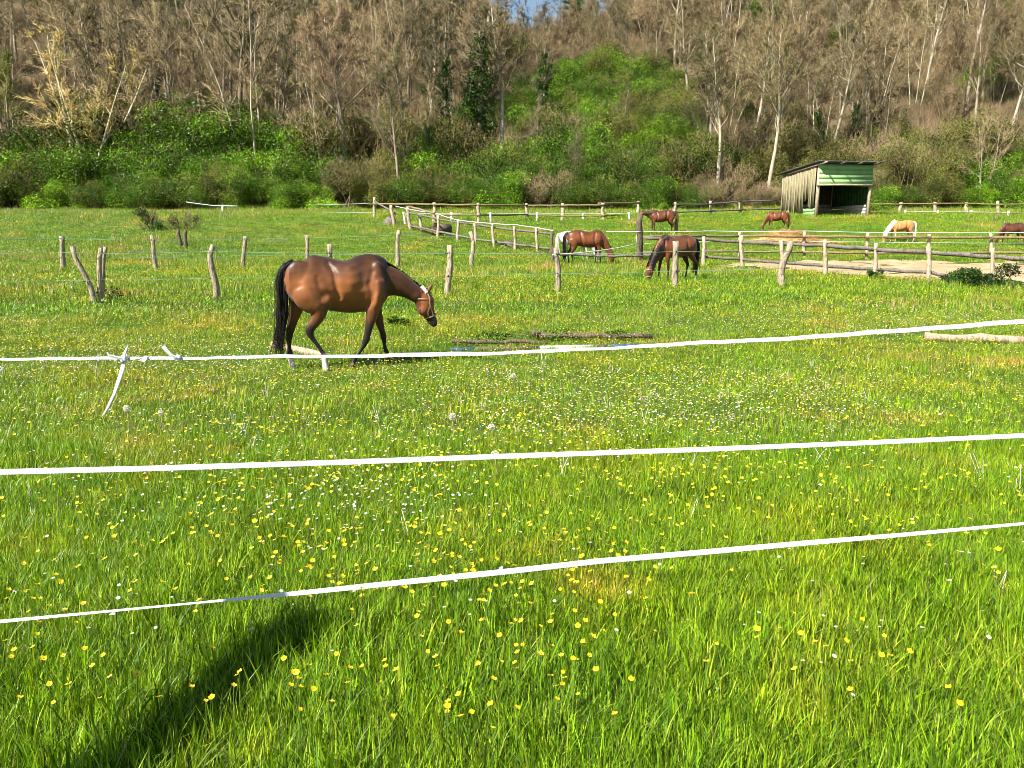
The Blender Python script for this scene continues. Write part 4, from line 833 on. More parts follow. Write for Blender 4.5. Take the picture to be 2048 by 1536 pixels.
# dry stalks left standing
dm = []
for i in range(4):
    mb = MB(); 
    for k in range(2 + i % 2): mb.tube(path(rg, (rg.normal(0, .02), rg.normal(0, .02), 0), (rg.normal(0, .22), rg.normal(0, .22), 1), rg.uniform(.12, .2), 3, .08), [.0024, .002, .0017, .0012], 4, np.array([.62, .55, .45]) * rg.uniform(.7, 1.1))
    dm.append(mb.mesh('dry_stalk', M['twig']))
x, y = wedge(3.2, 12, .8, .69, 0); scatter('dry_stalks', np.stack([x, y, gz(x, y)], 1), np.random.uniform(.7, 1.2, len(x)), np.random.randint(0, 4, len(x)), proto_coll('dry_stalk_kinds', dm))

# ------------------------------------------------------------------ white tapes in the foreground
def ribbon(pts, half, tw, o0, uv_len=None):
    m = len(pts); P = np.array([p - o0 for p in pts]); t = np.gradient(P, axis=0); t /= np.linalg.norm(t, axis=1)[:, None]
    upv = np.array([0, 0, 1.]); side = np.cross(t, upv); side /= np.linalg.norm(side, axis=1)[:, None]; up = np.cross(side, t)
    tw = np.asarray(tw)[:, None]; a = up * np.cos(tw) + side * np.sin(tw); nrm = -up * np.sin(tw) + side * np.cos(tw); half = np.broadcast_to(half, (m,))[:, None]
    rows = [P + a * half * f + nrm * bz for f, bz in ((-1, 0), (-.5, .0012), (0, -.0004), (.5, .0012), (1, 0))]
    V = np.stack(rows, 1).reshape(-1, 3); Q = []; 
    for k in range(m - 1):
        for j in range(4): Q.append([k * 5 + j, k * 5 + j + 1, (k + 1) * 5 + j + 1, (k + 1) * 5 + j])
    L = np.concatenate([[0], np.cumsum(np.linalg.norm(np.diff(P, axis=0), axis=1))]); U = np.stack([np.repeat(L, 5), np.tile([0, .25, .5, .75, 1.], m)], 1)
    return V, Q, U
def tape_obj(name, strips, o0, parent=None):
    mb = MB(); UU = []
    for V, Q, U in strips: mb.add(V, None, Q); UU.append(U)
    o = mb.obj(name, M['tape'], parent, True); UU = np.vstack(UU); uv = o.data.uv_layers.new(name='UVMap'); vi = np.zeros(len(o.data.loops), np.int32); o.data.loops.foreach_get('vertex_index', vi); uv.data.foreach_set('uv', UU[vi].ravel()); return o
Yt = lambda px: 2.95 + .28 * (px - 1024) / 1024
def px_tape(name, ctrl, label, width=.0215, nseg=160, jag=0):
    ctrl = [(c[0], c[1], c[2] * .87, *c[3:]) for c in ctrl]
    cx = np.array([c[0] for c in ctrl], float); xs_ = np.linspace(cx[0], cx[-1], nseg); ys_ = np.interp(xs_, cx, [c[1] for c in ctrl]); kk = np.hanning(9); kk /= kk.sum()
    ys_ = np.convolve(np.pad(ys_, 4, 'edge'), kk, 'valid') + jag * np.sin(xs_ * .021) * .6 + jag * np.sin(xs_ * .053) * .4
    ths = np.interp(xs_, cx, [c[2] for c in ctrl]); pts = [at(a, b_, Yt(a)) for a, b_ in zip(xs_, ys_)]; full = np.array([width * F / depth_of(p.x, p.y, p.z) for p in pts])
    rt = np.sqrt(np.clip(ths / full, .02, 1)); tw = -np.arccos(rt) * np.interp(xs_, cx, [c[3] if len(c) > 3 else 1 for c in ctrl]); o0 = pts[0]
    o = tape_obj(name, [ribbon(pts, width / 2 * rt, tw, o0)], o0); o.location = o0; tag(o, label, 'fence tape', 'white electric fence tapes in the foreground'); return o, o0
top, o0 = px_tape('fence_tape', [(-120, 720, 4.0), (100, 717, 4.8), (240, 717, 5.6), (330, 716, 5.6), (420, 716, 4.8), (560, 713, 6.4), (700, 712, 5.6), (760, 712, 7.2), (900, 708, 8.8), (1000, 706, 5.6), (1100, 702, 7.2), (1210, 697, 4.8), (1300, 691, 7.2), (1500, 681, 8.0), (1700, 669, 8.8), (1850, 657, 9.6), (2048, 643, 9.6), (2200, 631, 9.6)], 'top white tape of the foreground fence with knots and frayed ends', jag=1.1, nseg=240)
px_tape('fence_tape', [(-120, 947, 12), (0, 944, 12), (300, 937, 12), (700, 924, 11.5), (1024, 912, 11), (1400, 899, 10.5), (1700, 887, 10), (2048, 871, 10), (2200, 864, 10)], 'middle white tape of the foreground fence with dashed grey threads', .0215)
px_tape('fence_tape', [(-120, 1254, 6), (0, 1243, 5), (200, 1224, 3, 1), (400, 1205, 2.2, 1), (600, 1186, 8, 1), (800, 1165, 11, 1), (1024, 1142, 13), (1200, 1122, 13), (1400, 1105, 12), (1600, 1087, 10), (1800, 1070, 7), (2048, 1047, 4), (2200, 1034, 4)], 'lowest white tape of the foreground fence, twisted thin at its left part', .024)
def loose(name, pix, ths, parent, o0, dY=-.02):
    pts = [at(a, b_, Yt(a) + dY) for a, b_ in pix]; P = []
    for a, b_ in zip(pts[:-1], pts[1:]): P += [a.lerp(b_, k / 5) for k in range(5)]
    P.append(pts[-1]); hh = np.interp(np.linspace(0, 1, len(P)), np.linspace(0, 1, len(ths)), ths) / 2 / F * 2.3
    V = np.array([p - o0 for p in P]); t = np.gradient(V, axis=0); t /= np.linalg.norm(t, axis=1)[:, None]; s_ = np.cross(t, [0, 1, 0]); s_ /= np.linalg.norm(s_, axis=1)[:, None]; m = len(P)
    rows = [V + s_ * hh[:, None] * f + np.array([0, bz, 0]) for f, bz in ((-1, 0), (-.5, -.003), (0, .001), (.5, -.003), (1, 0))]; VV = np.stack(rows, 1).reshape(-1, 3)
    Q = [[k * 5 + j, k * 5 + j + 1, (k + 1) * 5 + j + 1, (k + 1) * 5 + j] for k in range(m - 1) for j in range(4)]; U = np.stack([np.repeat(np.arange(m) * .02, 5), np.tile([.05, .1, .3, .5, .7], m)], 1)
    return tape_obj(name, [(VV, Q, U)], o0, parent)
loose('hanging_end', [(249, 716), (246, 735), (238, 760), (228, 790), (216, 815), (208, 829)], [7, 11, 10, 8, 7, 5], top, o0)
loose('loose_end', [(246, 722), (249, 708), (254, 697), (257, 688)], [8, 8, 6, 2], top, o0); loose('loose_end', [(246, 718), (232, 715), (218, 711), (214, 704)], [8, 8, 6, 3], top, o0, -.03)
loose('loose_end', [(354, 715), (343, 711), (334, 702), (326, 692)], [5, 8, 9, 11], top, o0); loose('loose_end', [(208, 828), (203, 833)], [4, 2], top, o0); loose('loose_end', [(-12, 730), (-2, 733), (7, 737), (4, 741), (-8, 742)], [5, 5, 4, 4, 4], top, o0)
for (a, b_, rx, rz_) in ((248, 717, .016, .013), (290, 718, .012, .009), (355, 716, .012, .009)):
    p = at(a, b_, Yt(a) - .005) - o0; mb = MB(); th = np.linspace(0, 6.28 * 2.2, 34); mb.tube(np.stack([p.x + rx * .7 * np.cos(th), p.y + .008 * np.sin(th * .9), p.z + rz_ * .8 * np.sin(th)], 1), .0042, 6); mb.obj('knot', M['whiteplastic'], top, True)
# out-of-frame leaning post added to throw the long shadow across the lower left corner
ti = gp(632, 1258); hh = 2.6; bx, by = gp(75, 1765); pt = Vector((ti[0], ti[1], g(*ti))) - sd * (hh / -sd.z); mb = MB(); z0 = g(bx, by)
P = np.array([Vector((bx, by, z0 - .2)).lerp(pt, k / 8) - Vector((bx, by, z0)) for k in range(9)]); mb.tube(P, [.10, .10, .105, .105, .11, .11, .11, .11, .10], 9, rough=.15)
o = mb.obj('shadow_post', M['post']); o.location = (bx, by, z0); tag(o, 'unseen leaning post added to cast the lower left shadow', 'fence post')
print('POST', bx, by, pt, [float(v) for v in proj(pt.x, pt.y, pt.z)])

# ------------------------------------------------------------------ horses
def loft(mb, secs, n=18, cap=.6):
    P = np.array([s[:3] for s in secs], float); t = np.gradient(P, axis=0); t[:, 1] *= .5; t /= np.linalg.norm(t, axis=1)[:, None] + 1e-9
    L = np.array([0, 1., 0]); Nn = np.cross(t, L); Nn /= np.linalg.norm(Nn, axis=1)[:, None] + 1e-9; Ls = np.cross(Nn, t); th = np.arange(n) * 2 * np.pi / n; rows = []
    for k, s in enumerate(secs):
        e = s[5] if len(s) > 5 and s[5] is not None else 0
        c_, si = np.cos(th), np.sin(th); wf = 1 - e * c_ * np.sign(Nn[k, 2] if abs(Nn[k, 2]) > .3 else 0)
        rows.append(P[k] + Nn[k] * (s[3] * c_)[:, None] + Ls[k] * (s[4] * si * wf)[:, None])
    V = np.vstack(rows + [P[0] - t[0] * secs[0][3] * cap, P[-1] + t[-1] * secs[-1][3] * cap]); m = len(secs); i = np.arange(n); j = (i + 1) % n
    Q = np.vstack([np.stack([k * n + i, k * n + j, (k + 1) * n + j, (k + 1) * n + i], 1) for k in range(m - 1)]); e = m * n
    T = np.vstack([np.stack([j, i, np.full(n, e)], 1), np.stack([(m - 1) * n + i, (m - 1) * n + j, np.full(n, e + 1)], 1)]); mb.add(V, T, Q)
def dense(secs, k=3):       # smooth in-between sections (Catmull-Rom)
    A = np.array([[*s[:5], (s[5] if len(s) > 5 and s[5] is not None else 0)] for s in secs], float); out = []
    n_ = len(A)
    for i in range(n_ - 1):
        p0, p1, p2, p3 = A[max(i - 1, 0)], A[i], A[i + 1], A[min(i + 2, n_ - 1)]
        for q in range(k):
            u = q / k; out.append(.5 * (2 * p1 + (p2 - p0) * u + (2 * p0 - 5 * p1 + 4 * p2 - p3) * u * u + (3 * p1 - p0 - 3 * p2 + p3) * u ** 3))
    out.append(A[-1]); out = np.array(out); out[:, 3:5] = np.maximum(out[:, 3:5], .008); return [tuple(r) for r in out]
def bake_body(name, lofts, cols, voxel, material, balls=(), ctop=None, disp=None):
    mb = MB()
    for s in lofts: loft(mb, dense(s))
    for (x, y, z, rx, ry, rz_) in balls:
        loft(mb, [(x - rx * math.cos(a), y, z, rz_ * math.sin(a) + .002, ry * math.sin(a) + .002) for a in np.linspace(.15, 2.99, 9)])
    me = mb.mesh(name, None, True); tmp = bpy.data.objects.new('tmp', me); S.collection.objects.link(tmp)
    md = tmp.modifiers.new('r', 'REMESH'); md.mode = 'VOXEL'; md.voxel_size = voxel; md.use_smooth_shade = True
    ms = tmp.modifiers.new('s', 'SMOOTH'); ms.factor = .5; ms.iterations = 9
    dg = bpy.context.evaluated_depsgraph_get(); out = bpy.data.meshes.new_from_object(tmp.evaluated_get(dg)); bpy.data.objects.remove(tmp)
    out.name = name; out.materials.clear(); out.materials.append(material); N = len(out.vertices); co = np.zeros(N * 3); out.vertices.foreach_get('co', co); co = co.reshape(-1, 3)
    from mathutils import noise as mn
    nm_ = np.zeros(N * 3); out.vertices.foreach_get('normal', nm_); nm_ = nm_.reshape(-1, 3)
    dn = np.array([mn.noise(Vector((c[0] * 4.3 + c[2], c[1] * 4, c[2] * 3.1 - c[0]))) * .012 + mn.noise(Vector((c[0] * 9 - c[2] * 3, c[1] * 9, c[2] * 8 + 9))) * .003 for c in co]); dn *= np.clip((co[:, 2] - .35) / .4, .15, 1); dn = dn + (disp(co) if disp else 0); co = co + nm_ * dn[:, None]; out.vertices.foreach_set('co', co.ravel())
    K = np.array([c[:3] for c in cols]); Rr = np.array([c[3] for c in cols]); Cc = np.array([c[4] for c in cols]); d = np.linalg.norm(co[:, None] - K[None], axis=2) / Rr[None]; wgt = np.exp(-5 * (d - d.min(1)[:, None])); wgt /= wgt.sum(1)[:, None]; col = wgt @ Cc
    if ctop is not None: col = ctop(co, col)
    for nm in list(out.attributes.keys()):
        if nm == 'tint': out.attributes.remove(out.attributes[nm])
    ca = out.color_attributes.new('tint', 'FLOAT_COLOR', 'POINT'); ca.data.foreach_set('color', np.hstack([col, np.ones((N, 1))]).ravel())
    out.polygons.foreach_set('use_smooth', np.ones(len(out.polygons), bool)); return out
def hair(name, guides, n, spread, r, col, parent, rng, thin=.25):
    mb = MB()
    for gd in guides:
        G = np.array(gd, float); m = len(G)
        for k in range(n):
            o_ = rng.normal(0, 1, 3) * spread; w_ = rng.normal(0, 1, 3) * spread * .5; f = np.linspace(0, 1, m)[:, None]; end = rng.uniform(.75, 1.05)
            P = G[0] + (G - G[0]) * (1 - f + f * end) + o_ * (.25 + f * 1.1) * np.array([1, 1, .3]) + w_ * np.sin(f * 5 + k); mb.tube(P, r * (1.05 - np.linspace(0, 1, m) * (1 - thin)), 3, np.array(col) * rng.uniform(.6, 1.6), False)
    return mb.obj(name, M['hair'], parent, True)
def ringstrap(mb, c, n_, rn, rw, wd, lat=(0, 1, 0), k=18):
    c = np.array(c); n_ = np.array(n_, float); n_ /= np.linalg.norm(n_); L = np.array(lat, float); ax = np.cross(n_, L); V = []
    for i in range(k):
        a = i / k * 6.283; p = c + n_ * rn * math.cos(a) + L * rw * math.sin(a); V += [p - ax * wd / 2, p + ax * wd / 2]
    mb.add(V, None, [[2 * i, 2 * i + 1, (2 * i + 3) % (2 * k), (2 * i + 2) % (2 * k)] for i in range(k)])
def bandstrip(mb, pts, wd):
    P = np.array(pts, float); t = np.gradient(P, axis=0); t /= np.linalg.norm(t, axis=1)[:, None]; s_ = np.cross(t, [0, 1, 0]); s_ /= np.linalg.norm(s_, axis=1)[:, None]; m = len(P)
    mb.add(np.vstack([P - s_ * wd / 2, P + s_ * wd / 2]), None, [[k, k + 1, m + k + 1, m + k] for k in range(m - 1)])
BAY, BAYD, BLK, WHT = (.18, .064, .019), (.15, .045, .015), (.010, .007, .006), (.8, .74, .66)
# the walking bay horse: outline points taken in side view, in metres
U = 710.0
def q(X, Yc): return ((X - 780) / U, (1322 - Yc) / U)
def vs(X, yt, yb, hw, e=.12): x, a = q(X, yt); _, b_ = q(X, yb); return (x, 0, (a + b_) / 2, (a - b_) / 2, hw, e)
def cs(X, Yc, rn, rw, y=0, e=None): x, z = q(X, Yc); return (x, y, z, rn, rw, e)
body = [vs(362, 262, 425, .09, 0), vs(395, 212, 520, .17, 0), vs(470, 175, 630, .235, 0), vs(560, 153, 695, .265), vs(660, 166, 705, .265, .2), vs(760, 192, 712, .265, -.1), vs(860, 210, 736, .285, -.25), vs(960, 213, 746, .30, -.28), vs(1050, 188, 746, .275, -.1), vs(1130, 154, 745, .245, .42), vs(1200, 165, 742, .22, .42), vs(1262, 222, 725, .19, .35), vs(1318, 300, 672, .14, .2), vs(1345, 380, 600, .09, 0)]
neck = [cs(1235, 420, .31, .15), cs(1300, 430, .255, .125), cs(1380, 440, .215, .105), cs(1480, 478, .165, .085), cs(1575, 532, .135, .075), cs(1660, 590, .120, .082)]
head = [cs(1700, 575, .095, .075), cs(1716, 640, .135, .098), cs(1727, 710, .135, .094), cs(1757, 775, .100, .072), cs(1786, 835, .078, .057), cs(1808, 880, .068, .062), cs(1815, 912, .045, .048)]
ear1 = [cs(1748, 545, .028, .022, -.06), cs(1768, 505, .034, .014, -.075), cs(1788, 475, .022, .010, -.08), cs(1800, 458, .008, .006, -.08)]
ear2 = [cs(1690, 535, .028, .022, .05), cs(1688, 500, .034, .014, .075), cs(1686, 475, .022, .010, .08), cs(1686, 460, .008, .006, .08)]
nh = [cs(500, 470, .19, .11, -.15), cs(530, 560, .20, .125, -.16), cs(585, 640, .165, .105, -.17), cs(625, 705, .125, .085, -.17), cs(600, 780, .088, .062, -.17), cs(555, 845, .066, .047, -.17), cs(528, 893, .062, .043, -.17), cs(532, 935, .054, .038, -.17), cs(562, 990, .038, .03, -.17), cs(612, 1065, .032, .027, -.17), cs(650, 1135, .036, .031, -.17), cs(662, 1165, .052, .044, -.17), cs(664, 1215, .044, .038, -.17), cs(666, 1250, .048, .044, -.17), cs(674, 1285, .052, .048, -.17), cs(684, 1312, .055, .05, -.17)]
fh = [cs(470, 520, .19, .10, .13), cs(445, 620, .135, .09, .14), cs(418, 720, .092, .07, .14), cs(385, 820, .066, .05, .14), cs(358, 905, .060, .044, .14), cs(345, 960, .052, .038, .14), cs(338, 1030, .036, .03, .14), cs(338, 1095, .032, .027, .14), cs(338, 1150, .050, .042, .14), cs(344, 1200, .043, .037, .14), cs(356, 1250, .048, .044, .14), cs(366, 1290, .054, .05, .14), cs(370, 1312, .056, .05, .14)]
nf = [cs(1225, 420, .14, .07, -.15), cs(1222, 520, .15, .09, -.15), cs(1195, 620, .125, .095, -.15), cs(1160, 700, .10, .075, -.15), cs(1140, 780, .083, .06, -.15), cs(1115, 880, .062, .048, -.15), cs(1095, 965, .050, .042, -.15), cs(1083, 1012, .053, .045, -.15), cs(1058, 1065, .038, .032, -.15), cs(1010, 1135, .030, .027, -.15), cs(975, 1182, .040, .034, -.15), cs(952, 1222, .033, .03, -.15), cs(938, 1262, .045, .043, -.15), cs(925, 1305, .056, .05, -.15)]
ff = [cs(1235, 600, .13, .08, .12), cs(1222, 700, .09, .07, .13), cs(1238, 790, .072, .055, .13), cs(1262, 890, .056, .045, .13), cs(1282, 965, .046, .04, .13), cs(1292, 1010, .050, .044, .13), cs(1297, 1070, .034, .03, .13), cs(1305, 1130, .031, .028, .13), cs(1318, 1178, .041, .035, .13), cs(1340, 1218, .034, .03, .13), cs(1368, 1258, .045, .043, .13), cs(1392, 1290, .056, .05, .13)]
balls = [(q(470, 400)[0], -.13, q(470, 400)[1], .22, .105, .28), (q(470, 400)[0], .13, q(470, 400)[1], .19, .115, .26), (q(690, 600)[0], -.16, q(690, 600)[1], .12, .10, .13), (q(1225, 420)[0], -.115, q(1225, 420)[1], .13, .07, .28), (q(1195, 560)[0], -.16, q(1195, 560)[1], .09, .09, .13), (q(1690, 735)[0], -.045, q(1690, 735)[1], .075, .055, .085), (q(1690, 735)[0], .045, q(1690, 735)[1], .075, .055, .085)]
def coat_pts(lofts, legs, bodyc, legc, sockc=None, socks=(), headc=None):
    out = []
    for s in lofts:
        for c_ in s: out.append((c_[0], c_[1], c_[2], max(c_[3], c_[4]), bodyc))
    for li, s in enumerate(legs):
        s = dense(s, 3); n_ = len(s)
        for k, c_ in enumerate(s):
            f = k / (n_ - 1); cc = tuple(np.array(bodyc) * (1 - min(1, max(0, f - .17) / .2)) + np.array(legc) * min(1, max(0, f - .17) / .2))
            if li in socks and f > .72: cc = sockc
            if k >= n_ - 3: cc = (.09, .07, .05) if li not in socks else (.35, .26, .18)
            out.append((c_[0], c_[1], c_[2], max(c_[3], c_[4]) * (.8 if f > .3 else 1), cc))
    return out
lofts = [body, neck, head, ear1, ear2]; legs = [nh, fh, nf, ff]
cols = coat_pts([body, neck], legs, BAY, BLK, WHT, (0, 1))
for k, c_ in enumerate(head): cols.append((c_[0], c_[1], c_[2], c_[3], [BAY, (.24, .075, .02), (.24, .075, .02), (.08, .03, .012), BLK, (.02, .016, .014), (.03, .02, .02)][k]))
for e_ in (ear1, ear2):
    for c_ in e_: cols.append((c_[0], c_[1], c_[2], .03, (.2, .07, .03)))
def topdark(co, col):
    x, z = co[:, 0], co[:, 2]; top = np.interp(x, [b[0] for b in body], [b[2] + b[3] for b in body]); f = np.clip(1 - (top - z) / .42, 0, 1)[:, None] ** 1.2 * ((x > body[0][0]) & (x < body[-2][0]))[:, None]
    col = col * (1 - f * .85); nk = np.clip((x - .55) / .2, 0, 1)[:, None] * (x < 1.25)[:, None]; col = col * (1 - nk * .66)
    for (X_, Y_, rx_, rz_, am) in ((880, 470, .16, .22, .75), (1195, 560, .10, .20, .8), (455, 420, .14, .18, .7), (960, 430, .2, .15, .4), (560, 600, .12, .14, .3)):  # painted sheen: coat lightened where flank, shoulder and thigh catch the sun
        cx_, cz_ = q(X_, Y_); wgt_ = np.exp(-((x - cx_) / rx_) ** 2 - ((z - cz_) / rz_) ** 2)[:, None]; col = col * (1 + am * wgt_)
    bt = np.interp(x, [b[0] for b in body], [b[2] - b[3] for b in body]); u = np.clip(1 - (z - bt) / .12, 0, 1)[:, None] * ((x > -.15) & (x < .45))[:, None]; return col * (1 - u * .45)  # belly shade painted into the coat colour along the underside
def seg(co, pts, wd):       # closeness to a polyline drawn on the flank
    P2 = np.array([q(*a) for a in pts]); best = np.full(len(co), 9.)
    for a, b_ in zip(P2[:-1], P2[1:]):
        d_ = b_ - a; t_ = np.clip(((co[:, 0] - a[0]) * d_[0] + (co[:, 2] - a[1]) * d_[1]) / (d_ @ d_), 0, 1); best = np.minimum(best, np.hypot(co[:, 0] - a[0] - t_ * d_[0], co[:, 2] - a[1] - t_ * d_[1]))
    return np.exp(-(best / wd) ** 2)
def muscles(co):
    side = np.clip((np.abs(co[:, 1]) - .05) / .08, 0, 1)
    return side * (-.024 * seg(co, [(735, 240), (780, 330), (795, 450), (825, 580)], .035) + .012 * seg(co, [(850, 280), (855, 420), (875, 560)], .07) - .018 * seg(co, [(1165, 330), (1130, 450), (1150, 560), (1120, 660)], .04)
        + .016 * seg(co, [(1215, 440), (1205, 560), (1170, 660)], .045) - .026 * seg(co, [(1265, 230), (1310, 360), (1318, 480), (1300, 620)], .03) - .012 * seg(co, [(620, 380), (640, 480), (690, 560)], .035) + .014 * seg(co, [(480, 430), (560, 560), (620, 640)], .06)
        - .005 * seg(co, [(960, 330), (985, 470), (1000, 600)], .05) - .014 * seg(co, [(1400, 400), (1520, 500), (1600, 560)], .03))
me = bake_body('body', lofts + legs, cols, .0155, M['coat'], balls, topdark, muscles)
hx, hy = gp(672, 737); hz = g(hx, hy); sc = 138.7 * depth_of(hx, hy, hz) / F
H = empty('horse', (hx, hy, hz - .02), R(19)); H.scale = (sc,) * 3; tag(H, 'large glossy bay horse with white hind socks walking right in a halter', 'horse', 'horses in the meadows')
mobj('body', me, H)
def g3(X, Yc, y=0): x, z = q(X, Yc); return (x, y, z)
rg = np.random.default_rng(5)
hair('tail', [[g3(400, 222, .0), g3(335, 250, -.01), g3(285, 320, -.01), g3(262, 420, 0), g3(262, 560, 0), g3(258, 720, 0), g3(245, 870, 0), g3(240, 1010, 0), g3(258, 1140, 0)], [g3(395, 240, .0), g3(330, 290, 0), g3(315, 400, 0), g3(318, 560, 0), g3(300, 740, 0), g3(262, 880, 0), g3(215, 1040, 0), g3(205, 1100, 0)]], 170, .028, .0055, BLK, H, rg)
hair('tail_wisp', [[g3(262, 640), g3(230, 700), g3(190, 770), g3(150, 820), g3(110, 860)]], 7, .02, .003, BLK, H, rg)
mg = []
for t in np.linspace(0, 1, 26):
    X = np.interp(t, [0, .25, .5, .75, 1], [1175, 1290, 1420, 1560, 1690]); Yc = np.interp(X, [1150, 1220, 1380, 1500, 1600, 1690], [152, 186, 268, 350, 430, 500]); mg.append([g3(X, Yc + 4, 0), g3(X + 6, Yc - 3, .03), g3(X + 14, Yc + 28, .08), g3(X + 20, Yc + 90, .13)])
hair('mane', mg, 16, .012, .006, BLK, H, rg, .5)
hair('forelock', [[g3(1715, 505, 0), g3(1745, 520, -.02), g3(1775, 560, -.03), g3(1790, 600, -.03)]], 12, .012, .004, BLK, H, rg)
mb = MB(); hn = (math.cos(R(10)), 0, math.sin(R(10))); ringstrap(mb, g3(1776, 805), (1, 0, .35), .098, .073, .018); ringstrap(mb, g3(1712, 612), (1, 0, .05), .137, .104, .016)
bandstrip(mb, [g3(1690, 495, -.03), g3(1725, 530, -.085), g3(1752, 600, -.105), g3(1756, 680, -.108), g3(1778, 740, -.088), g3(1800, 800, -.070)], .018); bandstrip(mb, [g3(1690, 495, .03), g3(1725, 540, .088), g3(1752, 600, .108), g3(1756, 680, .11), g3(1778, 740, .09), g3(1800, 800, .072)], .018)
bandstrip(mb, [g3(1755, 690, -.108), g3(1735, 760, -.088), g3(1745, 800, -.07)], .022); bandstrip(mb, [g3(1760, 850, -.07), g3(1745, 890, -.03), g3(1738, 945, -.01)], .016); mb.obj('halter', M['halter'], H)
mb = MB(); bandstrip(mb, [g3(1680, 485, -.055), g3(1705, 515, -.083), g3(1728, 555, -.1)], .05); mb.obj('halter_pad', M['whiteboard'], H)
for s_ in (-1, 1):
    mb = MB(); x, z = q(1778, 640); loft(mb, [(x - .02 * math.cos(a), s_ * .094, z, .018 * math.sin(a) + .001, .010 * math.sin(a) + .001) for a in np.linspace(.2, 2.94, 7)], 10); mb.obj('eye', M['eye'], H, True)

# grazing horses
def grazing(name, label, px, py, hpx, rz, c, legc, manec, socks=(), st=(.10, -.08, .06, -.10), neckpose='graze', halter=False, voxel=.024, maned=None, socc=WHT, tailc=None, darktop=.6, headc=None, bulk=1.0):
    body = [(-.82, 0, 1.18, .12, .08), (-.76, 0, 1.19, .24, .16), (-.62, 0, 1.20, .30, .23, 0), (-.45, 0, 1.19, .35, .255, .1), (-.28, 0, 1.18, .345, .265, .2), (-.1, 0, 1.14, .335, .28, .2), (.1, 0, 1.11, .34, .29, .25), (.28, 0, 1.13, .345, .275, .3), (.42, 0, 1.165, .37, .245, .42), (.54, 0, 1.17, .35, .22, .4), (.65, 0, 1.14, .27, .18, .3), (.74, 0, 1.12, .17, .12)]
    body = [(b[0], b[1], b[2], b[3], b[4] * bulk, *(b[5:])) for b in body]
    if neckpose == 'graze':
        neck = [(.54, 0, 1.2, .30, .15), (.70, 0, 1.06, .24, .115), (.84, 0, .88, .175, .09), (.96, 0, .69, .135, .075), (1.05, 0, .54, .12, .08)]
        head = [(1.07, 0, .50, .10, .08), (1.11, 0, .42, .135, .098), (1.13, 0, .32, .128, .09), (1.13, 0, .21, .095, .07), (1.12, 0, .13, .076, .058), (1.11, 0, .06, .066, .06), (1.10, 0, .03, .045, .048)]
        ears = [[(1.09, s * .05, .56, .028, .022), (1.14, s * .075, .61, .03, .014), (1.17, s * .08, .65, .012, .008)] for s in (-1, 1)]; crest = [(.50, 1.53), (.62, 1.45), (.80, 1.25), (.95, 1.01), (1.06, .80), (1.13, .62)]
    else:
        neck = [(.54, 0, 1.2, .30, .15), (.72, 0, 1.24, .23, .12), (.88, 0, 1.28, .17, .095), (1.04, 0, 1.33, .14, .08), (1.14, 0, 1.34, .12, .08)]
        head = [(1.16, 0, 1.34, .10, .08), (1.23, 0, 1.26, .13, .098), (1.29, 0, 1.17, .125, .09), (1.34, 0, 1.07, .095, .07), (1.38, 0, .98, .078, .058), (1.41, 0, .91, .068, .06), (1.42, 0, .88, .045, .048)]
        ears = [[(1.17, s * .05, 1.42, .028, .022), (1.19, s * .075, 1.47, .03, .014), (1.20, s * .08, 1.52, .012, .008)] for s in (-1, 1)]; crest = [(.50, 1.53), (.66, 1.47), (.85, 1.44), (1.0, 1.45), (1.14, 1.45)]
    def fore(s, d): x = .50; return [(x - .02, s * .14, 1.1, .16, .09), (x - .03, s * .14, .93, .115, .09), (x + d * .2, s * .14, .79, .083, .062), (x + d * .55, s * .14, .62, .06, .047), (x + d * .85, s * .14, .47, .052, .044), (x + d * .9, s * .14, .38, .036, .032), (x + d * .98, s * .14, .23, .031, .028), (x + d, s * .14, .17, .041, .035), (x + d + .02, s * .14, .10, .033, .03), (x + d + .04, s * .14, .04, .05, .047), (x + d + .045, s * .14, .01, .055, .05)]
    def hind(s, d): x = -.62; return [(x + .02, s * .15, 1.15, .20, .11), (x + .07, s * .16, .97, .175, .11), (x + .06 + d * .2, s * .16, .82, .12, .085), (x - .03 + d * .5, s * .16, .68, .08, .06), (x - .10 + d * .7, s * .16, .57, .062, .045), (x - .11 + d * .75, s * .16, .51, .056, .042), (x - .09 + d * .82, s * .16, .42, .038, .032), (x - .07 + d * .95, s * .16, .24, .032, .028), (x - .06 + d, s * .16, .17, .042, .036), (x - .03 + d, s * .16, .10, .034, .03), (x + d, s * .16, .04, .05, .047), (x + .005 + d, s * .16, .01, .055, .05)]
    legs = [hind(-1, st[0]), hind(1, st[1]), fore(-1, st[2]), fore(1, st[3])]
    balls = [(-.58, s * .12, 1.15, .2, .115 * bulk, .26) for s in (-1, 1)] + [(.50, s * .12, 1.15, .08, .10, .24) for s in (-1, 1)] + [(head[2][0] - .055, s * .04, head[2][2], .06, .05, .09) for s in (-1, 1)]
    cols = coat_pts([body, neck], legs, c, legc, socc, socks); hc = headc or [c, c, c, tuple(np.array(c) * .7), legc, legc, legc]
    for k, b in enumerate(head): cols.append((b[0], b[1], b[2], b[3], hc[k]))
    def td(co, col):
        x, z = co[:, 0], co[:, 2]; top_ = np.interp(x, [b[0] for b in body], [b[2] + b[3] for b in body]); f = np.clip(1 - (top_ - z) / .3, 0, 1)[:, None] ** 1.5 * ((x > -.82) & (x < .7))[:, None]; return col * (1 - f * darktop)
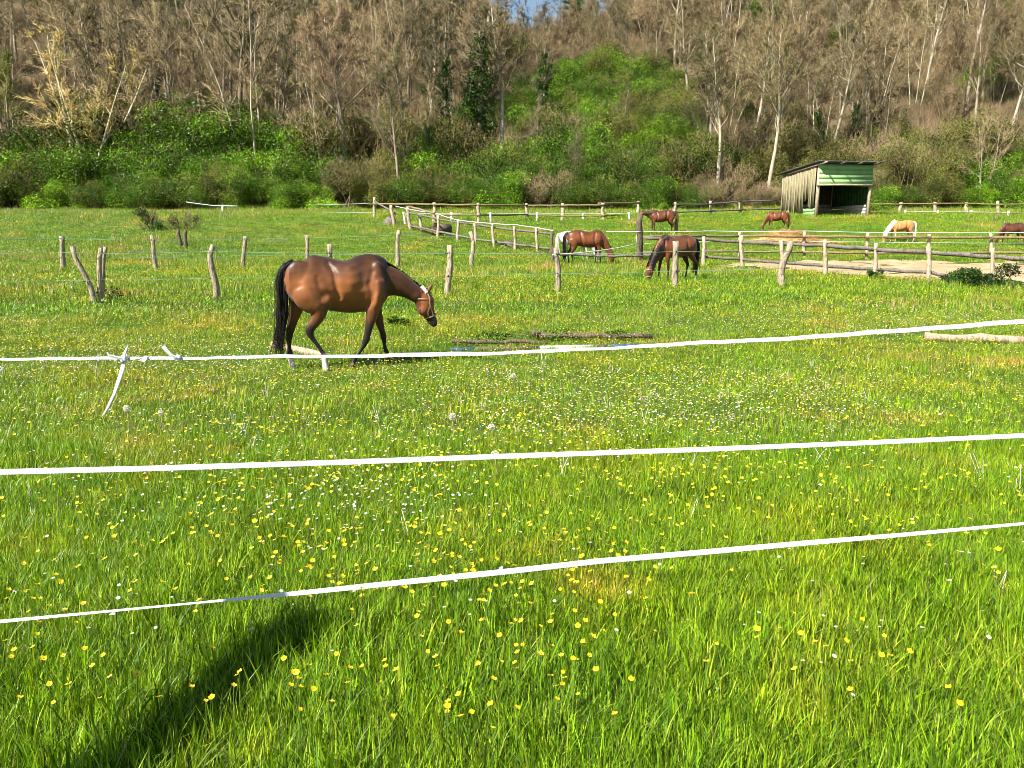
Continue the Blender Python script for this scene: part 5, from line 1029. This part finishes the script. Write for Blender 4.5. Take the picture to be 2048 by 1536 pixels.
    def sg(co, pts, wd):
        best = np.full(len(co), 9.)
        for a, b_ in zip(pts[:-1], pts[1:]):
            a = np.array(a); d_ = np.array(b_) - a; t_ = np.clip(((co[:, 0] - a[0]) * d_[0] + (co[:, 2] - a[1]) * d_[1]) / (d_ @ d_), 0, 1); best = np.minimum(best, np.hypot(co[:, 0] - a[0] - t_ * d_[0], co[:, 2] - a[1] - t_ * d_[1]))
        return np.exp(-(best / wd) ** 2)
    gm = lambda co: np.clip((np.abs(co[:, 1]) - .05) / .08, 0, 1) * (-.035 * sg(co, [(-.30, 1.42), (-.26, 1.15), (-.2, .88)], .05) + .014 * sg(co, [(-.15, 1.35), (-.12, 1.05)], .07) - .03 * sg(co, [(.36, 1.40), (.30, 1.15), (.34, .92)], .045) - .03 * sg(co, [(.62, 1.38), (.68, 1.15), (.62, .95)], .04))
    me = bake_body('body', [body, neck, head] + ears + legs, cols, voxel, M['coat'], balls, td, gm)
    x, y = gp(px, py); z = g(x, y); s = hpx * depth_of(x, y, z) / F / 1.54; e = empty(name, (x, y, z - .02), rz); e.scale = (s,) * 3; tag(e, label, 'horse', 'horses in the meadows'); mobj('body', me, e)
    rr = np.random.default_rng(int(px)); tc = tailc or manec
    hair('tail', [[(-.80, 0, 1.40), (-.90, 0, 1.36), (-.96, 0, 1.22), (-.97, .0, 1.0), (-.96, .01, .75), (-.94, .0, .5), (-.95, -.01, .28)]], 75, .036, .014, tc, e, rr, .5)
    cg = []
    for t in np.linspace(0, 1, 22):
        cx_ = np.interp(t, np.linspace(0, 1, len(crest)), [p[0] for p in crest]); cz_ = np.interp(t, np.linspace(0, 1, len(crest)), [p[1] for p in crest]); dx, dz = (crest[-1][0] - crest[0][0]), (crest[-1][1] - crest[0][1]); 
        for sgn in ((1, -1) if maned else (1,)): cg.append([(cx_, 0, cz_), (cx_ + .02, sgn * .05, cz_ - .0), (cx_ - .02, sgn * .12, cz_ - .09), (cx_ - .06, sgn * .14, cz_ - (.26 if maned else .16))])
    hair('mane', cg, 9, .02, .011, manec, e, rr, .5)
    hair('forelock', [[(ears[0][0][0], 0, ears[0][0][2] + .03), (ears[0][0][0] + .09, 0, ears[0][0][2] - .0), (ears[0][0][0] + .13, 0, ears[0][0][2] - .14)]], 8, .02, .008, manec, e, rr)
    if halter:
        mb = MB(); ringstrap(mb, head[3][:3], (1, 0, 0), .102, .078, .03); ringstrap(mb, head[1][:3], (1, 0, .1), .145, .106, .028)
        for s_ in (-1, 1): bandstrip(mb, [(head[1][0], s_ * .106, head[1][2]), (head[2][0] + .01, s_ * .098, head[2][2]), (head[3][0], s_ * .08, head[3][2])], .028)
        mb.obj('halter', M['halter'], e)
    return e
PI = math.pi
grazing('horse', 'bay horse with black tail grazing rightwards in front of the white horse', 1172, 531, 71, R(6), (.17, .05, .013), BLK, BLK, (), (.08, -.06, .10, -.06))
grazing('horse', 'white horse mostly hidden behind the grazing bay, only rump and leg showing', 1150, 522, 60, R(12), (.6, .56, .48), (.7, .66, .6), (.7, .66, .58), (), (.1, .28, .1, .0), darktop=.05)
grazing('horse', 'stocky bay horse in a halter grazing head down behind the square grey post', 1350, 562, 92, PI - R(-31), (.15, .042, .012), BLK, BLK, (1, 2), (.05, -.1, .1, -.06), halter=True, voxel=.02, maned=True, bulk=1.1)
grazing('horse', 'brown horse standing with level neck behind the tall dark post, dark blond streaked tail', 1322, 470, 50, PI + R(4), (.13, .038, .014), (.06, .025, .012), (.05, .03, .02), (0, 1), (.02, -.1, .04, -.04), neckpose='level', tailc=(.07, .045, .025))
grazing('horse', 'plain chestnut horse with nose down at the straw heap near the shed', 1553, 461, 38, PI - R(2), (.18, .05, .018), (.15, .05, .02), (.13, .045, .018), (), tailc=(.11, .04, .018), voxel=.03)
grazing('horse', 'pale golden horse with cream mane and tail grazing right of the shed', 1800, 486, 46, PI + R(3), (.50, .22, .07), (.75, .62, .48), (.85, .76, .62), (), (.1, -.12, .1, -.08), maned=True, voxel=.03, darktop=.0, headc=[(.6, .3, .12)] * 4 + [(.7, .6, .5)] * 3)
grazing('horse', 'dark chestnut horse grazing at the right edge of the picture', 2022, 491, 46, PI + R(8), (.11, .036, .014), (.09, .035, .015), (.08, .03, .015), (), tailc=(.22, .10, .04), voxel=.03)
print('TREES', cnt)
